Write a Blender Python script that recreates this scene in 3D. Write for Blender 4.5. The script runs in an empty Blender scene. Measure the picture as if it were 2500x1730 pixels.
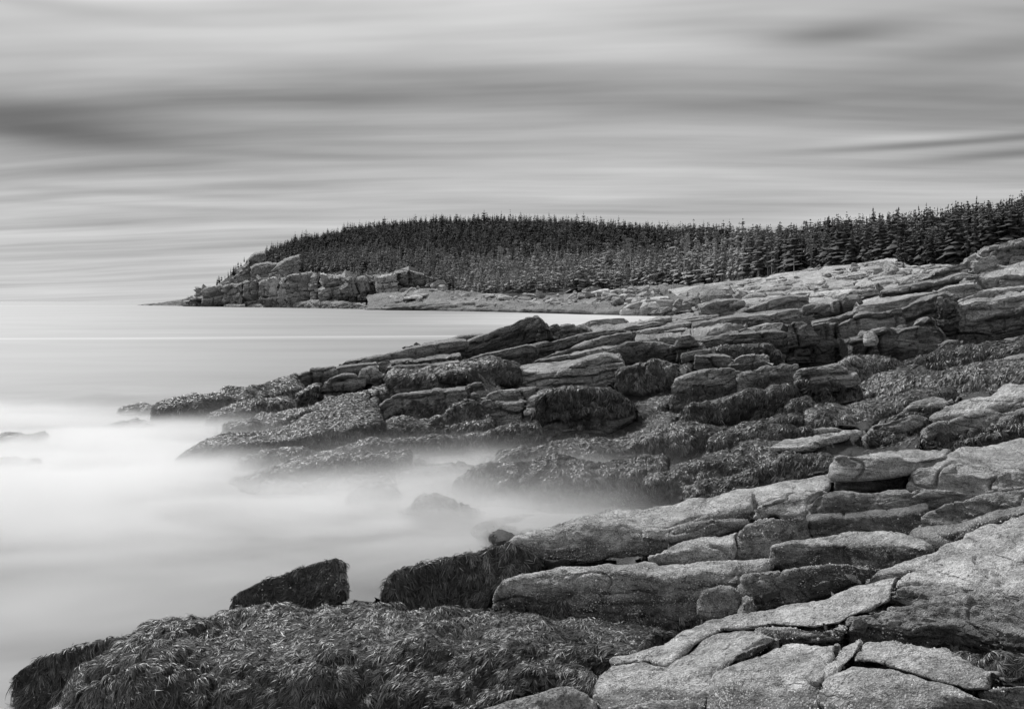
import bpy, math, random, zlib
import numpy as np

# ------------------------------------------------------------------ camera, sky, sun, exposure
SC = bpy.context.scene
COL = SC.collection
FPX, HOR, CAMH = 887.0, 301.0, 4.7          # focal length in pixels of a 1024 wide frame, horizon row, eye height above the sea
cam = bpy.data.objects.new('camera', bpy.data.cameras.new('camera'))
COL.objects.link(cam)
cam.location = (0, 0, CAMH)
cam.rotation_euler = (math.radians(90), 0, 0)
cam.data.sensor_width = 36.0
cam.data.lens = FPX / 1024 * 36
cam.data.shift_y = -(354.0 - HOR) / 1024
cam.data.clip_start = 0.1
cam.data.clip_end = 60000
SC.camera = cam

SUN_EL, SUN_AZ = math.radians(47), math.radians(-34)     # high, ahead and to the left
SC.view_settings.view_transform = 'Standard'
SC.view_settings.look = 'None'
SC.view_settings.gamma = 1
SC.view_settings.use_curve_mapping = False
SC.view_settings.exposure = 1.5
SC.cycles.max_bounces = 8
SC.cycles.diffuse_bounces = 3
SC.cycles.transparent_max_bounces = 16
SC.cycles.volume_bounces = 4
SC.cycles.volume_step_rate = 1.0
SC.cycles.caustics_reflective = False
SC.cycles.caustics_refractive = False
try:
    SC.cycles.use_denoising = True
    SC.cycles.denoiser = 'OPENIMAGEDENOISE'
except Exception:
    pass

sun = bpy.data.objects.new('sun', bpy.data.lights.new('sun', 'SUN'))
COL.objects.link(sun)
sun.data.energy = 1.5
sun.data.angle = math.radians(11)
sun.data.color = (1, 1, 1)
sun.rotation_euler = (math.radians(90) - SUN_EL, 0, math.radians(180) - SUN_AZ)


class NT:
    """tiny helper to write node trees"""
    def __init__(s, tree):
        s.t = tree
        s.t.nodes.clear()

    def n(s, typ, **kw):
        nd = s.t.nodes.new(typ)
        for k, v in kw.items():
            setattr(nd, k, v)
        return nd

    def put(s, sock, v):
        if hasattr(v, 'is_output') or isinstance(v, bpy.types.NodeSocket):
            s.t.links.new(v, sock)
        else:
            sock.default_value = v

    def math(s, op, a, b=None, c=None, clamp=False):
        nd = s.n('ShaderNodeMath', operation=op, use_clamp=clamp)
        s.put(nd.inputs[0], a)
        if b is not None:
            s.put(nd.inputs[1], b)
        if c is not None:
            s.put(nd.inputs[2], c)
        return nd.outputs[0]

    def comb(s, x, y, z):
        nd = s.n('ShaderNodeCombineXYZ')
        for i, v in enumerate((x, y, z)):
            s.put(nd.inputs[i], v)
        return nd.outputs[0]

    def noise(s, vec, scale, detail=4, rough=.5, dist=0):
        nd = s.n('ShaderNodeTexNoise')
        s.put(nd.inputs['Vector'], vec)
        nd.inputs['Scale'].default_value = scale
        nd.inputs['Detail'].default_value = detail
        nd.inputs['Roughness'].default_value = rough
        nd.inputs['Distortion'].default_value = dist
        return nd.outputs['Fac']

    def vor(s, vec, scale, feature='F1'):
        nd = s.n('ShaderNodeTexVoronoi', feature=feature)
        s.put(nd.inputs['Vector'], vec)
        nd.inputs['Scale'].default_value = scale
        return nd.outputs['Distance']

    def ramp(s, fac, stops, interp='LINEAR'):
        nd = s.n('ShaderNodeValToRGB')
        cr = nd.color_ramp
        cr.interpolation = interp
        while len(cr.elements) < len(stops):
            cr.elements.new(.5)
        for e, (p, v) in zip(cr.elements, stops):
            e.position = p
            e.color = (v, v, v, 1)
        s.put(nd.inputs[0], fac)
        return nd.outputs[0]

    def map(s, v, a, b, c, d, smooth=False):
        nd = s.n('ShaderNodeMapRange')
        if smooth:
            nd.interpolation_type = 'SMOOTHSTEP'
        s.put(nd.inputs[0], v)
        for i, q in enumerate((a, b, c, d)):
            nd.inputs[i + 1].default_value = q
        return nd.outputs[0]


def build_sky():
    w = bpy.data.worlds.new('World')
    SC.world = w
    w.use_nodes = True
    q = NT(w.node_tree)
    tc = q.n('ShaderNodeTexCoord')
    sx = q.n('ShaderNodeSeparateXYZ')
    q.put(sx.inputs[0], tc.outputs['Generated'])
    X, Y, Z = sx.outputs
    zc = q.math('MAXIMUM', Z, 0.0)
    zz = q.math('ADD', zc, 0.07)
    u = q.math('DIVIDE', X, zz)
    v = q.math('DIVIDE', Y, zz)
    # streaks drawn out along one wind direction, a cloud layer seen in perspective
    wob = q.noise(q.comb(q.math('MULTIPLY', u, .3), q.math('MULTIPLY', v, .3), 7.0), 1.0, 1)
    vv = q.math('ADD', v, q.math('MULTIPLY', u, 0.05))
    vv = q.math('ADD', vv, q.math('MULTIPLY', q.math('SUBTRACT', wob, .5), .9))
    n1 = q.noise(q.comb(q.math('MULTIPLY', u, .22), q.math('MULTIPLY', vv, .75), 1.3), 1.0, 2, .45)
    n2 = q.noise(q.comb(q.math('MULTIPLY', u, .34), q.math('MULTIPLY', vv, 2.3), 4.1), 1.0, 3, .5)
    n3 = q.noise(q.comb(q.math('MULTIPLY', u, .6), q.math('MULTIPLY', vv, 5.5), 9.2), 1.0, 2, .5)
    st = q.math('ADD', q.math('MULTIPLY', q.math('SUBTRACT', n1, .5), 1.9), q.math('MULTIPLY', q.math('SUBTRACT', n2, .5), 1.35))
    st = q.math('ADD', st, q.math('MULTIPLY', q.math('SUBTRACT', n3, .5), .55))
    n5 = q.noise(q.comb(q.math('MULTIPLY', u, .55), q.math('ADD', q.math('MULTIPLY', v, 1.3), q.math('MULTIPLY', u, .22)), 14.0), 1.0, 4, .55)
    st = q.math('ADD', st, q.math('MULTIPLY', q.math('SUBTRACT', n5, .5), .85))
    # cloud bank: bright above, grey band, pale above the horizon
    band = q.ramp(zc, [(0, .60), (.035, .57), (.09, .53), (.125, .43), (.165, .34), (.22, .37), (.27, .46), (.32, .62), (.45, .78), (1, .82)], 'B_SPLINE')
    fade = q.map(zc, 0.0, .15, .30, 1.0)
    k = q.math('ADD', 1.0, q.math('MULTIPLY', q.math('MULTIPLY', st, 1.0), fade))

    def blob(kk, x0, z0, rx, rz, amt):
        dx = q.math('DIVIDE', q.math('SUBTRACT', X, x0), rx)
        dz = q.math('DIVIDE', q.math('SUBTRACT', Z, z0), rz)
        r = q.math('ADD', q.math('MULTIPLY', dx, dx), q.math('MULTIPLY', dz, dz))
        g = q.math('MULTIPLY', q.math('POWER', 2.718, q.math('MULTIPLY', r, -1.0)), q.map(Y, -.1, .3, 0, 1))
        g = q.math('MULTIPLY', g, q.math('ADD', .7, q.math('MULTIPLY', n3, .6)))
        return q.math('MULTIPLY', kk, q.math('SUBTRACT', 1.0, q.math('MULTIPLY', g, amt)))
    k = blob(k, -.46, .172, .11, .020, .62)
    k = blob(k, -.45, .166, .10, .010, .35)     # the dark torn cloud on the left
    k = blob(k, -.40, .186, .15, .012, .25)
    k = blob(k, -.20, .158, .16, .006, .25)
    k = blob(k, .330, .272, .075, .012, .50)      # dark streaks on the right
    k = blob(k, .475, .143, .07, .005, .45)
    k = blob(k, .40, .158, .12, .004, .30)
    k = blob(k, .10, .25, .18, .010, .15)
    k = blob(k, -.50, .285, .14, .009, .28)
    k = blob(k, -.12, .248, .20, .012, .18)
    k = blob(k, .46, .240, .12, .014, .30)
    k = blob(k, .22, .208, .20, .008, .20)
    k = blob(k, .48, .158, .13, .0035, .35)
    k = blob(k, .45, .166, .12, .004, -.22)
    k = blob(k, -.30, .112, .22, .004, .16)
    k = blob(k, -.38, .098, .16, .003, .14)
    k = blob(k, .02, .32, .12, .03, -.18)
    col = q.math('MULTIPLY', q.math('MULTIPLY', band, k), 4.65)
    nis = q.n('ShaderNodeTexSky', sky_type='NISHITA', sun_disc=False)
    nis.sun_elevation = SUN_EL
    nis.sun_rotation = SUN_AZ
    bw = q.n('ShaderNodeRGBToBW')
    q.put(bw.inputs[0], nis.outputs[0])
    tot = q.math('ADD', q.math('MULTIPLY', col, .96), q.math('MULTIPLY', bw.outputs[0], .04))
    bg = q.n('ShaderNodeBackground')
    q.put(bg.inputs[0], tot)
    bg.inputs[1].default_value = 0.07
    out = q.n('ShaderNodeOutputWorld')
    q.put(out.inputs[0], bg.outputs[0])


build_sky()

# ------------------------------------------------------------------ numeric helpers
rng = np.random.default_rng(11)
random.seed(5)
_perm = np.random.default_rng(3).permutation(256).astype(np.int64)
PERM = np.concatenate([_perm, _perm, _perm])
_g = np.random.default_rng(4).normal(size=(256, 3))
GRAD = _g / np.linalg.norm(_g, axis=1)[:, None] * 1.5


def perlin(P, seed=0):
    P = np.asarray(P, float)
    sh = P.shape[:-1]
    P = P.reshape(-1, 3) + np.array([17.31, 5.77, 91.13]) * (seed + 1)
    I = np.floor(P).astype(np.int64)
    f = P - I
    I &= 255
    w = f * f * f * (f * (f * 6 - 15) + 10)
    r = np.zeros(len(P))
    for a in (0, 1):
        wa = w[:, 0] if a else 1 - w[:, 0]
        pa = PERM[I[:, 0] + a]
        for b in (0, 1):
            wb = wa * (w[:, 1] if b else 1 - w[:, 1])
            pb = PERM[pa + I[:, 1] + b]
            for c in (0, 1):
                h = PERM[pb + I[:, 2] + c]
                g = GRAD[h]
                d = g[:, 0] * (f[:, 0] - a) + g[:, 1] * (f[:, 1] - b) + g[:, 2] * (f[:, 2] - c)
                r += wb * (w[:, 2] if c else 1 - w[:, 2]) * d
    return r.reshape(sh)


def hash01(a, b=0, c=0):
    a = np.asarray(a).astype(np.int64) & 255
    b = np.asarray(b).astype(np.int64) & 255
    c = np.asarray(c).astype(np.int64) & 255
    return PERM[PERM[PERM[a] + b] + c] / 255.0


def nrm(v):
    return v / np.maximum(np.linalg.norm(v, axis=-1, keepdims=True), 1e-9)


NB = nrm(np.array([-0.20, -0.06, 1.0]))          # pole of the bedding of the shore
TILES = {'A': (1731, 560), 'B': (1000, 660), 'C': (1600, 860), 'D': (1731, 1198), 'E': (1000, 1198), 'F': (300, 780),
         'G': (0, 1198), 'H': (300, 480), 'I': (1731, 900)}


def px(tile, pts):
    p = np.array(pts, float)
    if tile == 'Z':
        return p * (1024 / 2306.0)
    o = np.array(TILES[tile], float)
    return (o + p / 3.0) * 0.4096


def unproj(p2, Y):
    Y = np.asarray(Y, float)
    return np.stack([(p2[..., 0] - 512) * Y / FPX, Y, CAMH - (p2[..., 1] - HOR) * Y / FPX], -1)


def proj(P):
    return np.stack([512 + FPX * P[..., 0] / P[..., 1], HOR - FPX * (P[..., 2] - CAMH) / P[..., 1]], -1)


def resample(p, n):
    d = np.r_[0, np.cumsum(np.linalg.norm(np.diff(p, axis=0), axis=1))]
    t = np.linspace(0, d[-1], n)
    return np.stack([np.interp(t, d, p[:, k]) for k in range(p.shape[1])], -1)


def smooth(G, k, axis):
    for _ in range(k):
        a = np.moveaxis(G, axis, 0)
        b = a.copy()
        b[1:-1] = .25 * a[:-2] + .5 * a[1:-1] + .25 * a[2:]
        G = np.moveaxis(b, 0, axis)
    return G


def gnormals(G):
    du = np.gradient(G, axis=1)
    dv = np.gradient(G, axis=0)
    return nrm(np.cross(du, dv))


def fbm(P, Lmax, Lmin, seed=0, gain=1.0, ridged=False):
    """sum of octaves whose height is proportional to their wavelength ** gain"""
    out = np.zeros(P.shape[:-1])
    L = Lmax
    k = 0
    while L > Lmin and k < 12:
        n = perlin(P / L, seed + k)
        if ridged:
            n = .5 - np.abs(n) * 1.4
        out += n * Lmax * (L / Lmax) ** gain
        L *= .5
        k += 1
    return out


def blocks(P, bed, joint, A, G, seed, nb=NB):
    """offset of a jointed, bedded rock face: every block stands proud or back a little, joints are recessed"""
    w = perlin(P / (bed * 3.0), seed) * bed * .55 + perlin(P / (bed * .9), seed + 1) * bed * .12
    s = P @ nb + w
    sn = s / bed + .45 * np.sin(s / bed * 1.7 + seed)
    li = np.floor(sn)
    fs = sn - li
    a = .35 + .3 * math.sin(seed * 2.1)
    j = P @ np.array([math.cos(a), math.sin(a), 0.15]) + perlin(P / (joint * 1.3), seed + 2) * joint * .35
    jn = j / joint + hash01(li, seed) * 3.0
    ji = np.floor(jn)
    fj = jn - ji
    j2 = P @ np.array([-math.sin(a), math.cos(a), 0.1]) + perlin(P / (joint * 1.1), seed + 3) * joint * .3
    jn2 = j2 / (joint * 1.2) + hash01(li, seed + 9) * 3.0
    ji2 = np.floor(jn2)
    fj2 = jn2 - ji2
    d = (hash01(li, ji * 7 + ji2 * 13, seed) - .5) * A * 2 + (hash01(li + 77, seed) - .5) * A * 1.2
    wd = .055 * bed + .01
    e1 = np.minimum(fs, 1 - fs) * bed
    e2 = np.minimum(fj, 1 - fj) * joint
    e3 = np.minimum(fj2, 1 - fj2) * joint * 1.2
    g1 = np.exp(-(e1 / wd) ** 2) * (.35 + .9 * hash01(np.floor(sn + .5), seed + 5))
    g2 = np.exp(-(np.minimum(e2, e3) / wd) ** 2) * (.3 + .8 * hash01(li, ji, seed + 4))
    return d - G * np.maximum(g1, g2)


def mesh_from(name, V, F, mat, tone=None, smooth_shade=True, extra=None):
    """V (n,3); F (m,4) or (m,3)"""
    me = bpy.data.meshes.new(name)
    V = np.ascontiguousarray(V, np.float32)
    F = np.ascontiguousarray(F, np.int32)
    k = F.shape[1]
    me.vertices.add(len(V))
    me.vertices.foreach_set('co', V.ravel())
    me.loops.add(F.size)
    me.loops.foreach_set('vertex_index', F.ravel())
    me.polygons.add(len(F))
    me.polygons.foreach_set('loop_start', np.arange(0, F.size, k, dtype=np.int32))
    try:
        me.polygons.foreach_set('loop_total', np.full(len(F), k, np.int32))
    except Exception:
        pass
    me.polygons.foreach_set('use_smooth', np.full(len(F), smooth_shade, bool))
    if tone is not None:
        at = me.attributes.new('tone', 'FLOAT', 'POINT')
        at.data.foreach_set('value', np.ascontiguousarray(tone, np.float32).ravel())
    me.update(calc_edges=True)
    me.materials.append(mat)
    return me


def link(name, me, parent=None, label=None, cat=None, group=None, kind=None, loc=None):
    o = bpy.data.objects.new(name, me)
    COL.objects.link(o)
    if parent is not None:
        o.parent = parent
    if loc is not None:
        o.location = loc
    for k, v in (('label', label), ('category', cat), ('group', group), ('kind', kind)):
        if v:
            o[k] = v
    return o


def grid_faces(nv, nu):
    a = np.arange(nv * nu).reshape(nv, nu)
    return np.stack([a[:-1, :-1], a[:-1, 1:], a[1:, 1:], a[1:, :-1]], -1).reshape(-1, 4)


# ------------------------------------------------------------------ materials (all grey: the photograph is black and white)
def rock_material(name, fine, speck=0.0, rough=.85, spec=.25, bump=.5, contrast=.5, crack=.8):
    """fine: size in metres of the finest grain; albedo comes from the attribute 'tone'"""
    m = bpy.data.materials.new(name)
    m.use_nodes = True
    q = NT(m.node_tree)
    ge = q.n('ShaderNodeNewGeometry')
    pos = ge.outputs['Position']
    at = q.n('ShaderNodeAttribute', attribute_name='tone')
    n1 = q.noise(pos, .35 / fine, 6, .65)
    n2 = q.noise(pos, .05 / fine, 5, .6)
    n3 = q.noise(pos, 1.1 / fine, 2, .6)
    mp = q.n('ShaderNodeMapping')
    mp.inputs['Rotation'].default_value = (0, math.radians(11), 0)
    mp.inputs['Scale'].default_value = (.35, .5, 2.2)
    q.put(mp.inputs[0], pos)
    n4 = q.noise(mp.outputs[0], .12 / fine, 5, .65)
    k = q.math('ADD', q.math('MULTIPLY', q.math('SUBTRACT', n1, .5), 2.4 * contrast), q.math('MULTIPLY', q.math('SUBTRACT', n2, .5), 1.8 * contrast))
    k = q.math('ADD', k, q.math('MULTIPLY', q.math('SUBTRACT', n4, .5), 1.3 * contrast))
    k = q.math('ADD', k, q.math('MULTIPLY', q.math('SUBTRACT', n3, .5), 2.6 * contrast))
    wv = q.n('ShaderNodeVectorMath', operation='ADD')
    nz = q.n('ShaderNodeTexNoise')
    q.put(nz.inputs['Vector'], pos)
    nz.inputs['Scale'].default_value = .05 / fine
    nz.inputs['Detail'].default_value = 5
    sc_ = q.n('ShaderNodeVectorMath', operation='SCALE')
    q.put(sc_.inputs[0], nz.outputs['Color'])
    sc_.inputs['Scale'].default_value = fine * 14
    q.put(wv.inputs[0], mp.outputs[0])
    q.put(wv.inputs[1], sc_.outputs[0])
    ed = q.vor(wv.outputs[0], .045 / fine, 'DISTANCE_TO_EDGE')
    crk = q.map(ed, .0, .035, 1, 0)
    crk = q.math('MULTIPLY', crk, q.map(n2, .42, .58, 0, crack))
    k = q.math('SUBTRACT', k, q.math('MULTIPLY', crk, .55))
    k = q.math('MAXIMUM', q.math('ADD', k, 1.0), .2)
    alb = q.math('MULTIPLY', q.math('MULTIPLY', at.outputs['Fac'], 1.17), k)
    if speck > 0:
        vd = q.vor(pos, .45 / fine)
        msk = q.map(q.noise(pos, .03 / fine, 3), .40, .62, 0, 1)
        sp = q.math('MULTIPLY', q.map(vd, .16, .30, 1, 0), msk)
        alb = q.math('ADD', alb, q.math('MULTIPLY', sp, speck))
    alb = q.math('MINIMUM', alb, .78)
    bs = q.n('ShaderNodeBsdfPrincipled')
    cc = q.n('ShaderNodeCombineColor')
    for i in range(3):
        q.put(cc.inputs[i], alb)
    q.put(bs.inputs['Base Color'], cc.outputs[0])
    bs.inputs['Roughness'].default_value = rough
    bs.inputs['Specular IOR Level'].default_value = spec
    bp = q.n('ShaderNodeBump')
    bp.inputs['Strength'].default_value = bump
    bp.inputs['Distance'].default_value = fine * 5.5
    h = q.math('ADD', q.math('MULTIPLY', n1, 1.0), q.math('MULTIPLY', n3, .5))
    h = q.math('ADD', h, q.math('MULTIPLY', n4, .9))
    h = q.math('SUBTRACT', h, q.math('MULTIPLY', crk, .8))
    q.put(bp.inputs['Height'], h)
    q.put(bs.inputs['Normal'], bp.outputs[0])
    o = q.n('ShaderNodeOutputMaterial')
    q.put(o.inputs[0], bs.outputs[0])
    return m


def tone_material(name, rough=.5, spec=.4, mult=1.0, trans=0.0):
    m = bpy.data.materials.new(name)
    m.use_nodes = True
    q = NT(m.node_tree)
    at = q.n('ShaderNodeAttribute', attribute_name='tone')
    ge = q.n('ShaderNodeNewGeometry')
    n1 = q.noise(ge.outputs['Position'], 3.0, 4, .6)
    a = q.math('MULTIPLY', at.outputs['Fac'], q.math('ADD', .55 * mult, q.math('MULTIPLY', n1, .9 * mult)))
    cc = q.n('ShaderNodeCombineColor')
    for i in range(3):
        q.put(cc.inputs[i], a)
    bs = q.n('ShaderNodeBsdfPrincipled')
    q.put(bs.inputs['Base Color'], cc.outputs[0])
    bs.inputs['Roughness'].default_value = rough
    bs.inputs['Specular IOR Level'].default_value = spec
    o = q.n('ShaderNodeOutputMaterial')
    q.put(o.inputs[0], bs.outputs[0])
    return m


M_NEAR = rock_material('near_granite', .012, speck=.06, bump=1.0, contrast=.85)
M_BARN = rock_material('barnacled_granite', .014, speck=.30, bump=1.0, contrast=.95, crack=.5)
M_MID = rock_material('shore_granite', .042, speck=.0, bump=1.0, contrast=.8)
M_MIDB = rock_material('shore_granite_with_barnacles', .035, speck=.14, bump=1.0, contrast=.85)
M_FAR = rock_material('upper_granite', .09, bump=.9, contrast=.75)
M_CLIFF = rock_material('sea_cliff_granite', .7, bump=.8, contrast=.55)
M_WEED = tone_material('rockweed', rough=.44, spec=.45)
M_UNDER = rock_material('matted_weed_and_rock', .03, bump=1.0, rough=.6, spec=.3, contrast=.6, crack=0)
M_BARNACLE = tone_material('barnacle_shell', rough=.7, spec=.3)
M_NEEDLE = tone_material('spruce_needles', rough=.8, spec=.15)
M_BARK = tone_material('bark', rough=.9, spec=.1)
M_HILL = rock_material('forest_floor', .5, bump=.6, contrast=.6)

# ------------------------------------------------------------------ rockweed and barnacles growing on a grid surface
SALT = ''
LEDGES = []                # everything built as a grid, for the ground below
CTRL = []                  # ground control points (px, py, depth)
STATS = {'weed': 0, 'barn': 0, 'rock': 0}


def sample_grid(G, N, wts, n, r):
    """n random points on the quads of a grid; wts (nv-1, nu-1)"""
    nv, nu = G.shape[:2]
    w = wts.ravel().astype(float)
    if w.sum() <= 0 or n <= 0:
        return None
    idx = r.choice(len(w), size=n, p=w / w.sum())
    i, j = np.divmod(idx, nu - 1)
    a, b = r.random(n)[:, None], r.random(n)[:, None]
    f = lambda Q: (Q[i, j] * (1 - a) * (1 - b) + Q[i, j + 1] * (1 - a) * b + Q[i + 1, j] * a * (1 - b) + Q[i + 1, j + 1] * a * b)
    return f(G), nrm(f(N))


def quad_px(G):
    """size of each quad in frame pixels, seen square on"""
    A = np.linalg.norm(np.cross(G[1:, :-1] - G[:-1, :-1], G[:-1, 1:] - G[:-1, :-1]), axis=-1)
    D = np.linalg.norm(G[:-1, :-1] - np.array([0, 0, CAMH]), axis=-1)
    return A * (FPX / D) ** 2


def weed_mesh(name, G, N, mask, cover, Lpx, wpx, tone, seed, cap=95000):
    r = np.random.default_rng(seed)
    qa = quad_px(G) * mask
    n = int(min(cap, cover * qa.sum() / (Lpx * wpx * .8)))
    if n < 5:
        return None
    # fronds grow in tufts: one holdfast, one lie, one tone, a spread of blades
    nc = max(2, n // 11)
    Pc, Nc = sample_grid(G, N, qa, nc, r)
    own = np.repeat(np.arange(nc), 11)[:n]
    n = len(own)
    pmc = np.linalg.norm(Pc - np.array([0, 0, CAMH]), axis=1)[:, None] / FPX
    g = np.array([0, 0, -1.0])
    tc_ = g - (Nc @ g)[:, None] * Nc
    flow = np.stack([perlin(Pc / (pmc * 60), 21), perlin(Pc / (pmc * 60), 22), 0 * Pc[:, 0]], -1) * 1.5
    flow += np.stack([perlin(Pc / (pmc * 20), 31), perlin(Pc / (pmc * 20), 32), 0 * Pc[:, 0]], -1) * .9
    flow += np.array([-.2, -.25, 0])
    dc = tc_ * .9 + flow + r.normal(size=(nc, 3)) * .35
    dc = nrm(dc - (np.sum(dc * Nc, 1))[:, None] * Nc * .9)
    ac = nrm(np.cross(dc, Nc))
    Lc = pmc * Lpx * (.65 + .8 * r.random((nc, 1)))
    cl = np.clip(perlin(Pc / (pmc * 26), 5), -1, 1)[:, None]
    cl2 = np.clip(perlin(Pc / (pmc * 70), 15), -1, 1)[:, None]
    tcl = tone * 1.12 * np.exp(r.normal(size=(nc, 1)) * .6 + .6 * cl + .6 * cl2)
    pm = pmc[own]
    Nn = Nc[own]
    fan = r.normal(size=(n, 1))
    P = Pc[own] + ac[own] * fan * Lc[own] * .12 - dc[own] * Lc[own] * .25 * r.random((n, 1)) + Nn * Lc[own] * .10 * r.random((n, 1))
    L = Lc[own] * (.55 + .6 * r.random((n, 1)))
    W = pm * wpx * (.55 + .7 * r.random((n, 1)))
    d = nrm(dc[own] + ac[own] * fan * .38 + r.normal(size=(n, 3)) * .12)
    side = nrm(np.cross(d, Nn) + r.normal(size=(n, 3)) * .35)
    lift = (.06 + .20 * r.random((n, 1)) ** 3) * L
    V = np.zeros((n, 8, 3))
    prof = [(0.0, -.03, .55), (.36, .75, 1.0), (.7, .85, .85), (1.0, .25, .12)]
    bend = r.normal(size=(n, 1)) * .30
    for k, (s_, l_, w_) in enumerate(prof):
        c = P + d * L * s_ + Nn * lift * l_ + g * L * .22 * s_ * s_ + np.cross(d, Nn) * L * bend * s_ * s_
        V[:, 2 * k] = c - side * W * .5 * w_
        V[:, 2 * k + 1] = c + side * W * .5 * w_
    base = (np.arange(n) * 8)[:, None, None]
    F = base + np.array([[0, 1, 3, 2], [2, 3, 5, 4], [4, 5, 7, 6]])[None]
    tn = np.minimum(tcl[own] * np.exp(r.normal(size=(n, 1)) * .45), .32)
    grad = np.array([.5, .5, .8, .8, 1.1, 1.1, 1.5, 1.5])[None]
    STATS['weed'] += n
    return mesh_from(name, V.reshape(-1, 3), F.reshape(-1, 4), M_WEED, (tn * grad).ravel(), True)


def barnacle_mesh(name, G, N, mask, per_px, size_px, seed, cap=22000):
    r = np.random.default_rng(seed)
    qa = quad_px(G) * mask
    n = int(min(cap, per_px * qa.sum()))
    if n < 5:
        return None
    P, Nn = sample_grid(G, N, qa, n, r)
    pm = np.linalg.norm(P - np.array([0, 0, CAMH]), axis=1)[:, None] / FPX
    R = pm * size_px * .5 * np.exp(r.normal(size=(n, 1)) * .35)
    a = nrm(np.cross(Nn, np.array([.3, .5, .8])))
    b = np.cross(Nn, a)
    V = np.zeros((n, 10, 3))
    for k in range(5):
        th = 2 * math.pi * k / 5
        dirv = a * math.cos(th) + b * math.sin(th)
        V[:, k] = P + dirv * R - Nn * R * .25
        V[:, 5 + k] = P + dirv * R * .45 + Nn * R * .75
    base = (np.arange(n) * 10)[:, None, None]
    qd = [[k, (k + 1) % 5, 5 + (k + 1) % 5, 5 + k] for k in range(5)] + [[5, 6, 7, 9], [7, 8, 9, 7]]
    F = base + np.array(qd[:6])[None]
    tn = np.repeat(.34 + .42 * r.random((n, 1)) ** 1.5, 10, 1)
    STATS['barn'] += n
    return mesh_from(name, V.reshape(-1, 3), F.reshape(-1, 4), M_BARNACLE, tn.ravel(), False)


def sheet_depth(p2):
    """depth of the sloping plane of the bottom right rock sheet (dips left and a little away)"""
    return (CAMH - 2.553) / ((p2[:, 1] - HOR) / FPX + .23 * (p2[:, 0] - 512) / FPX - .107)


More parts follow.
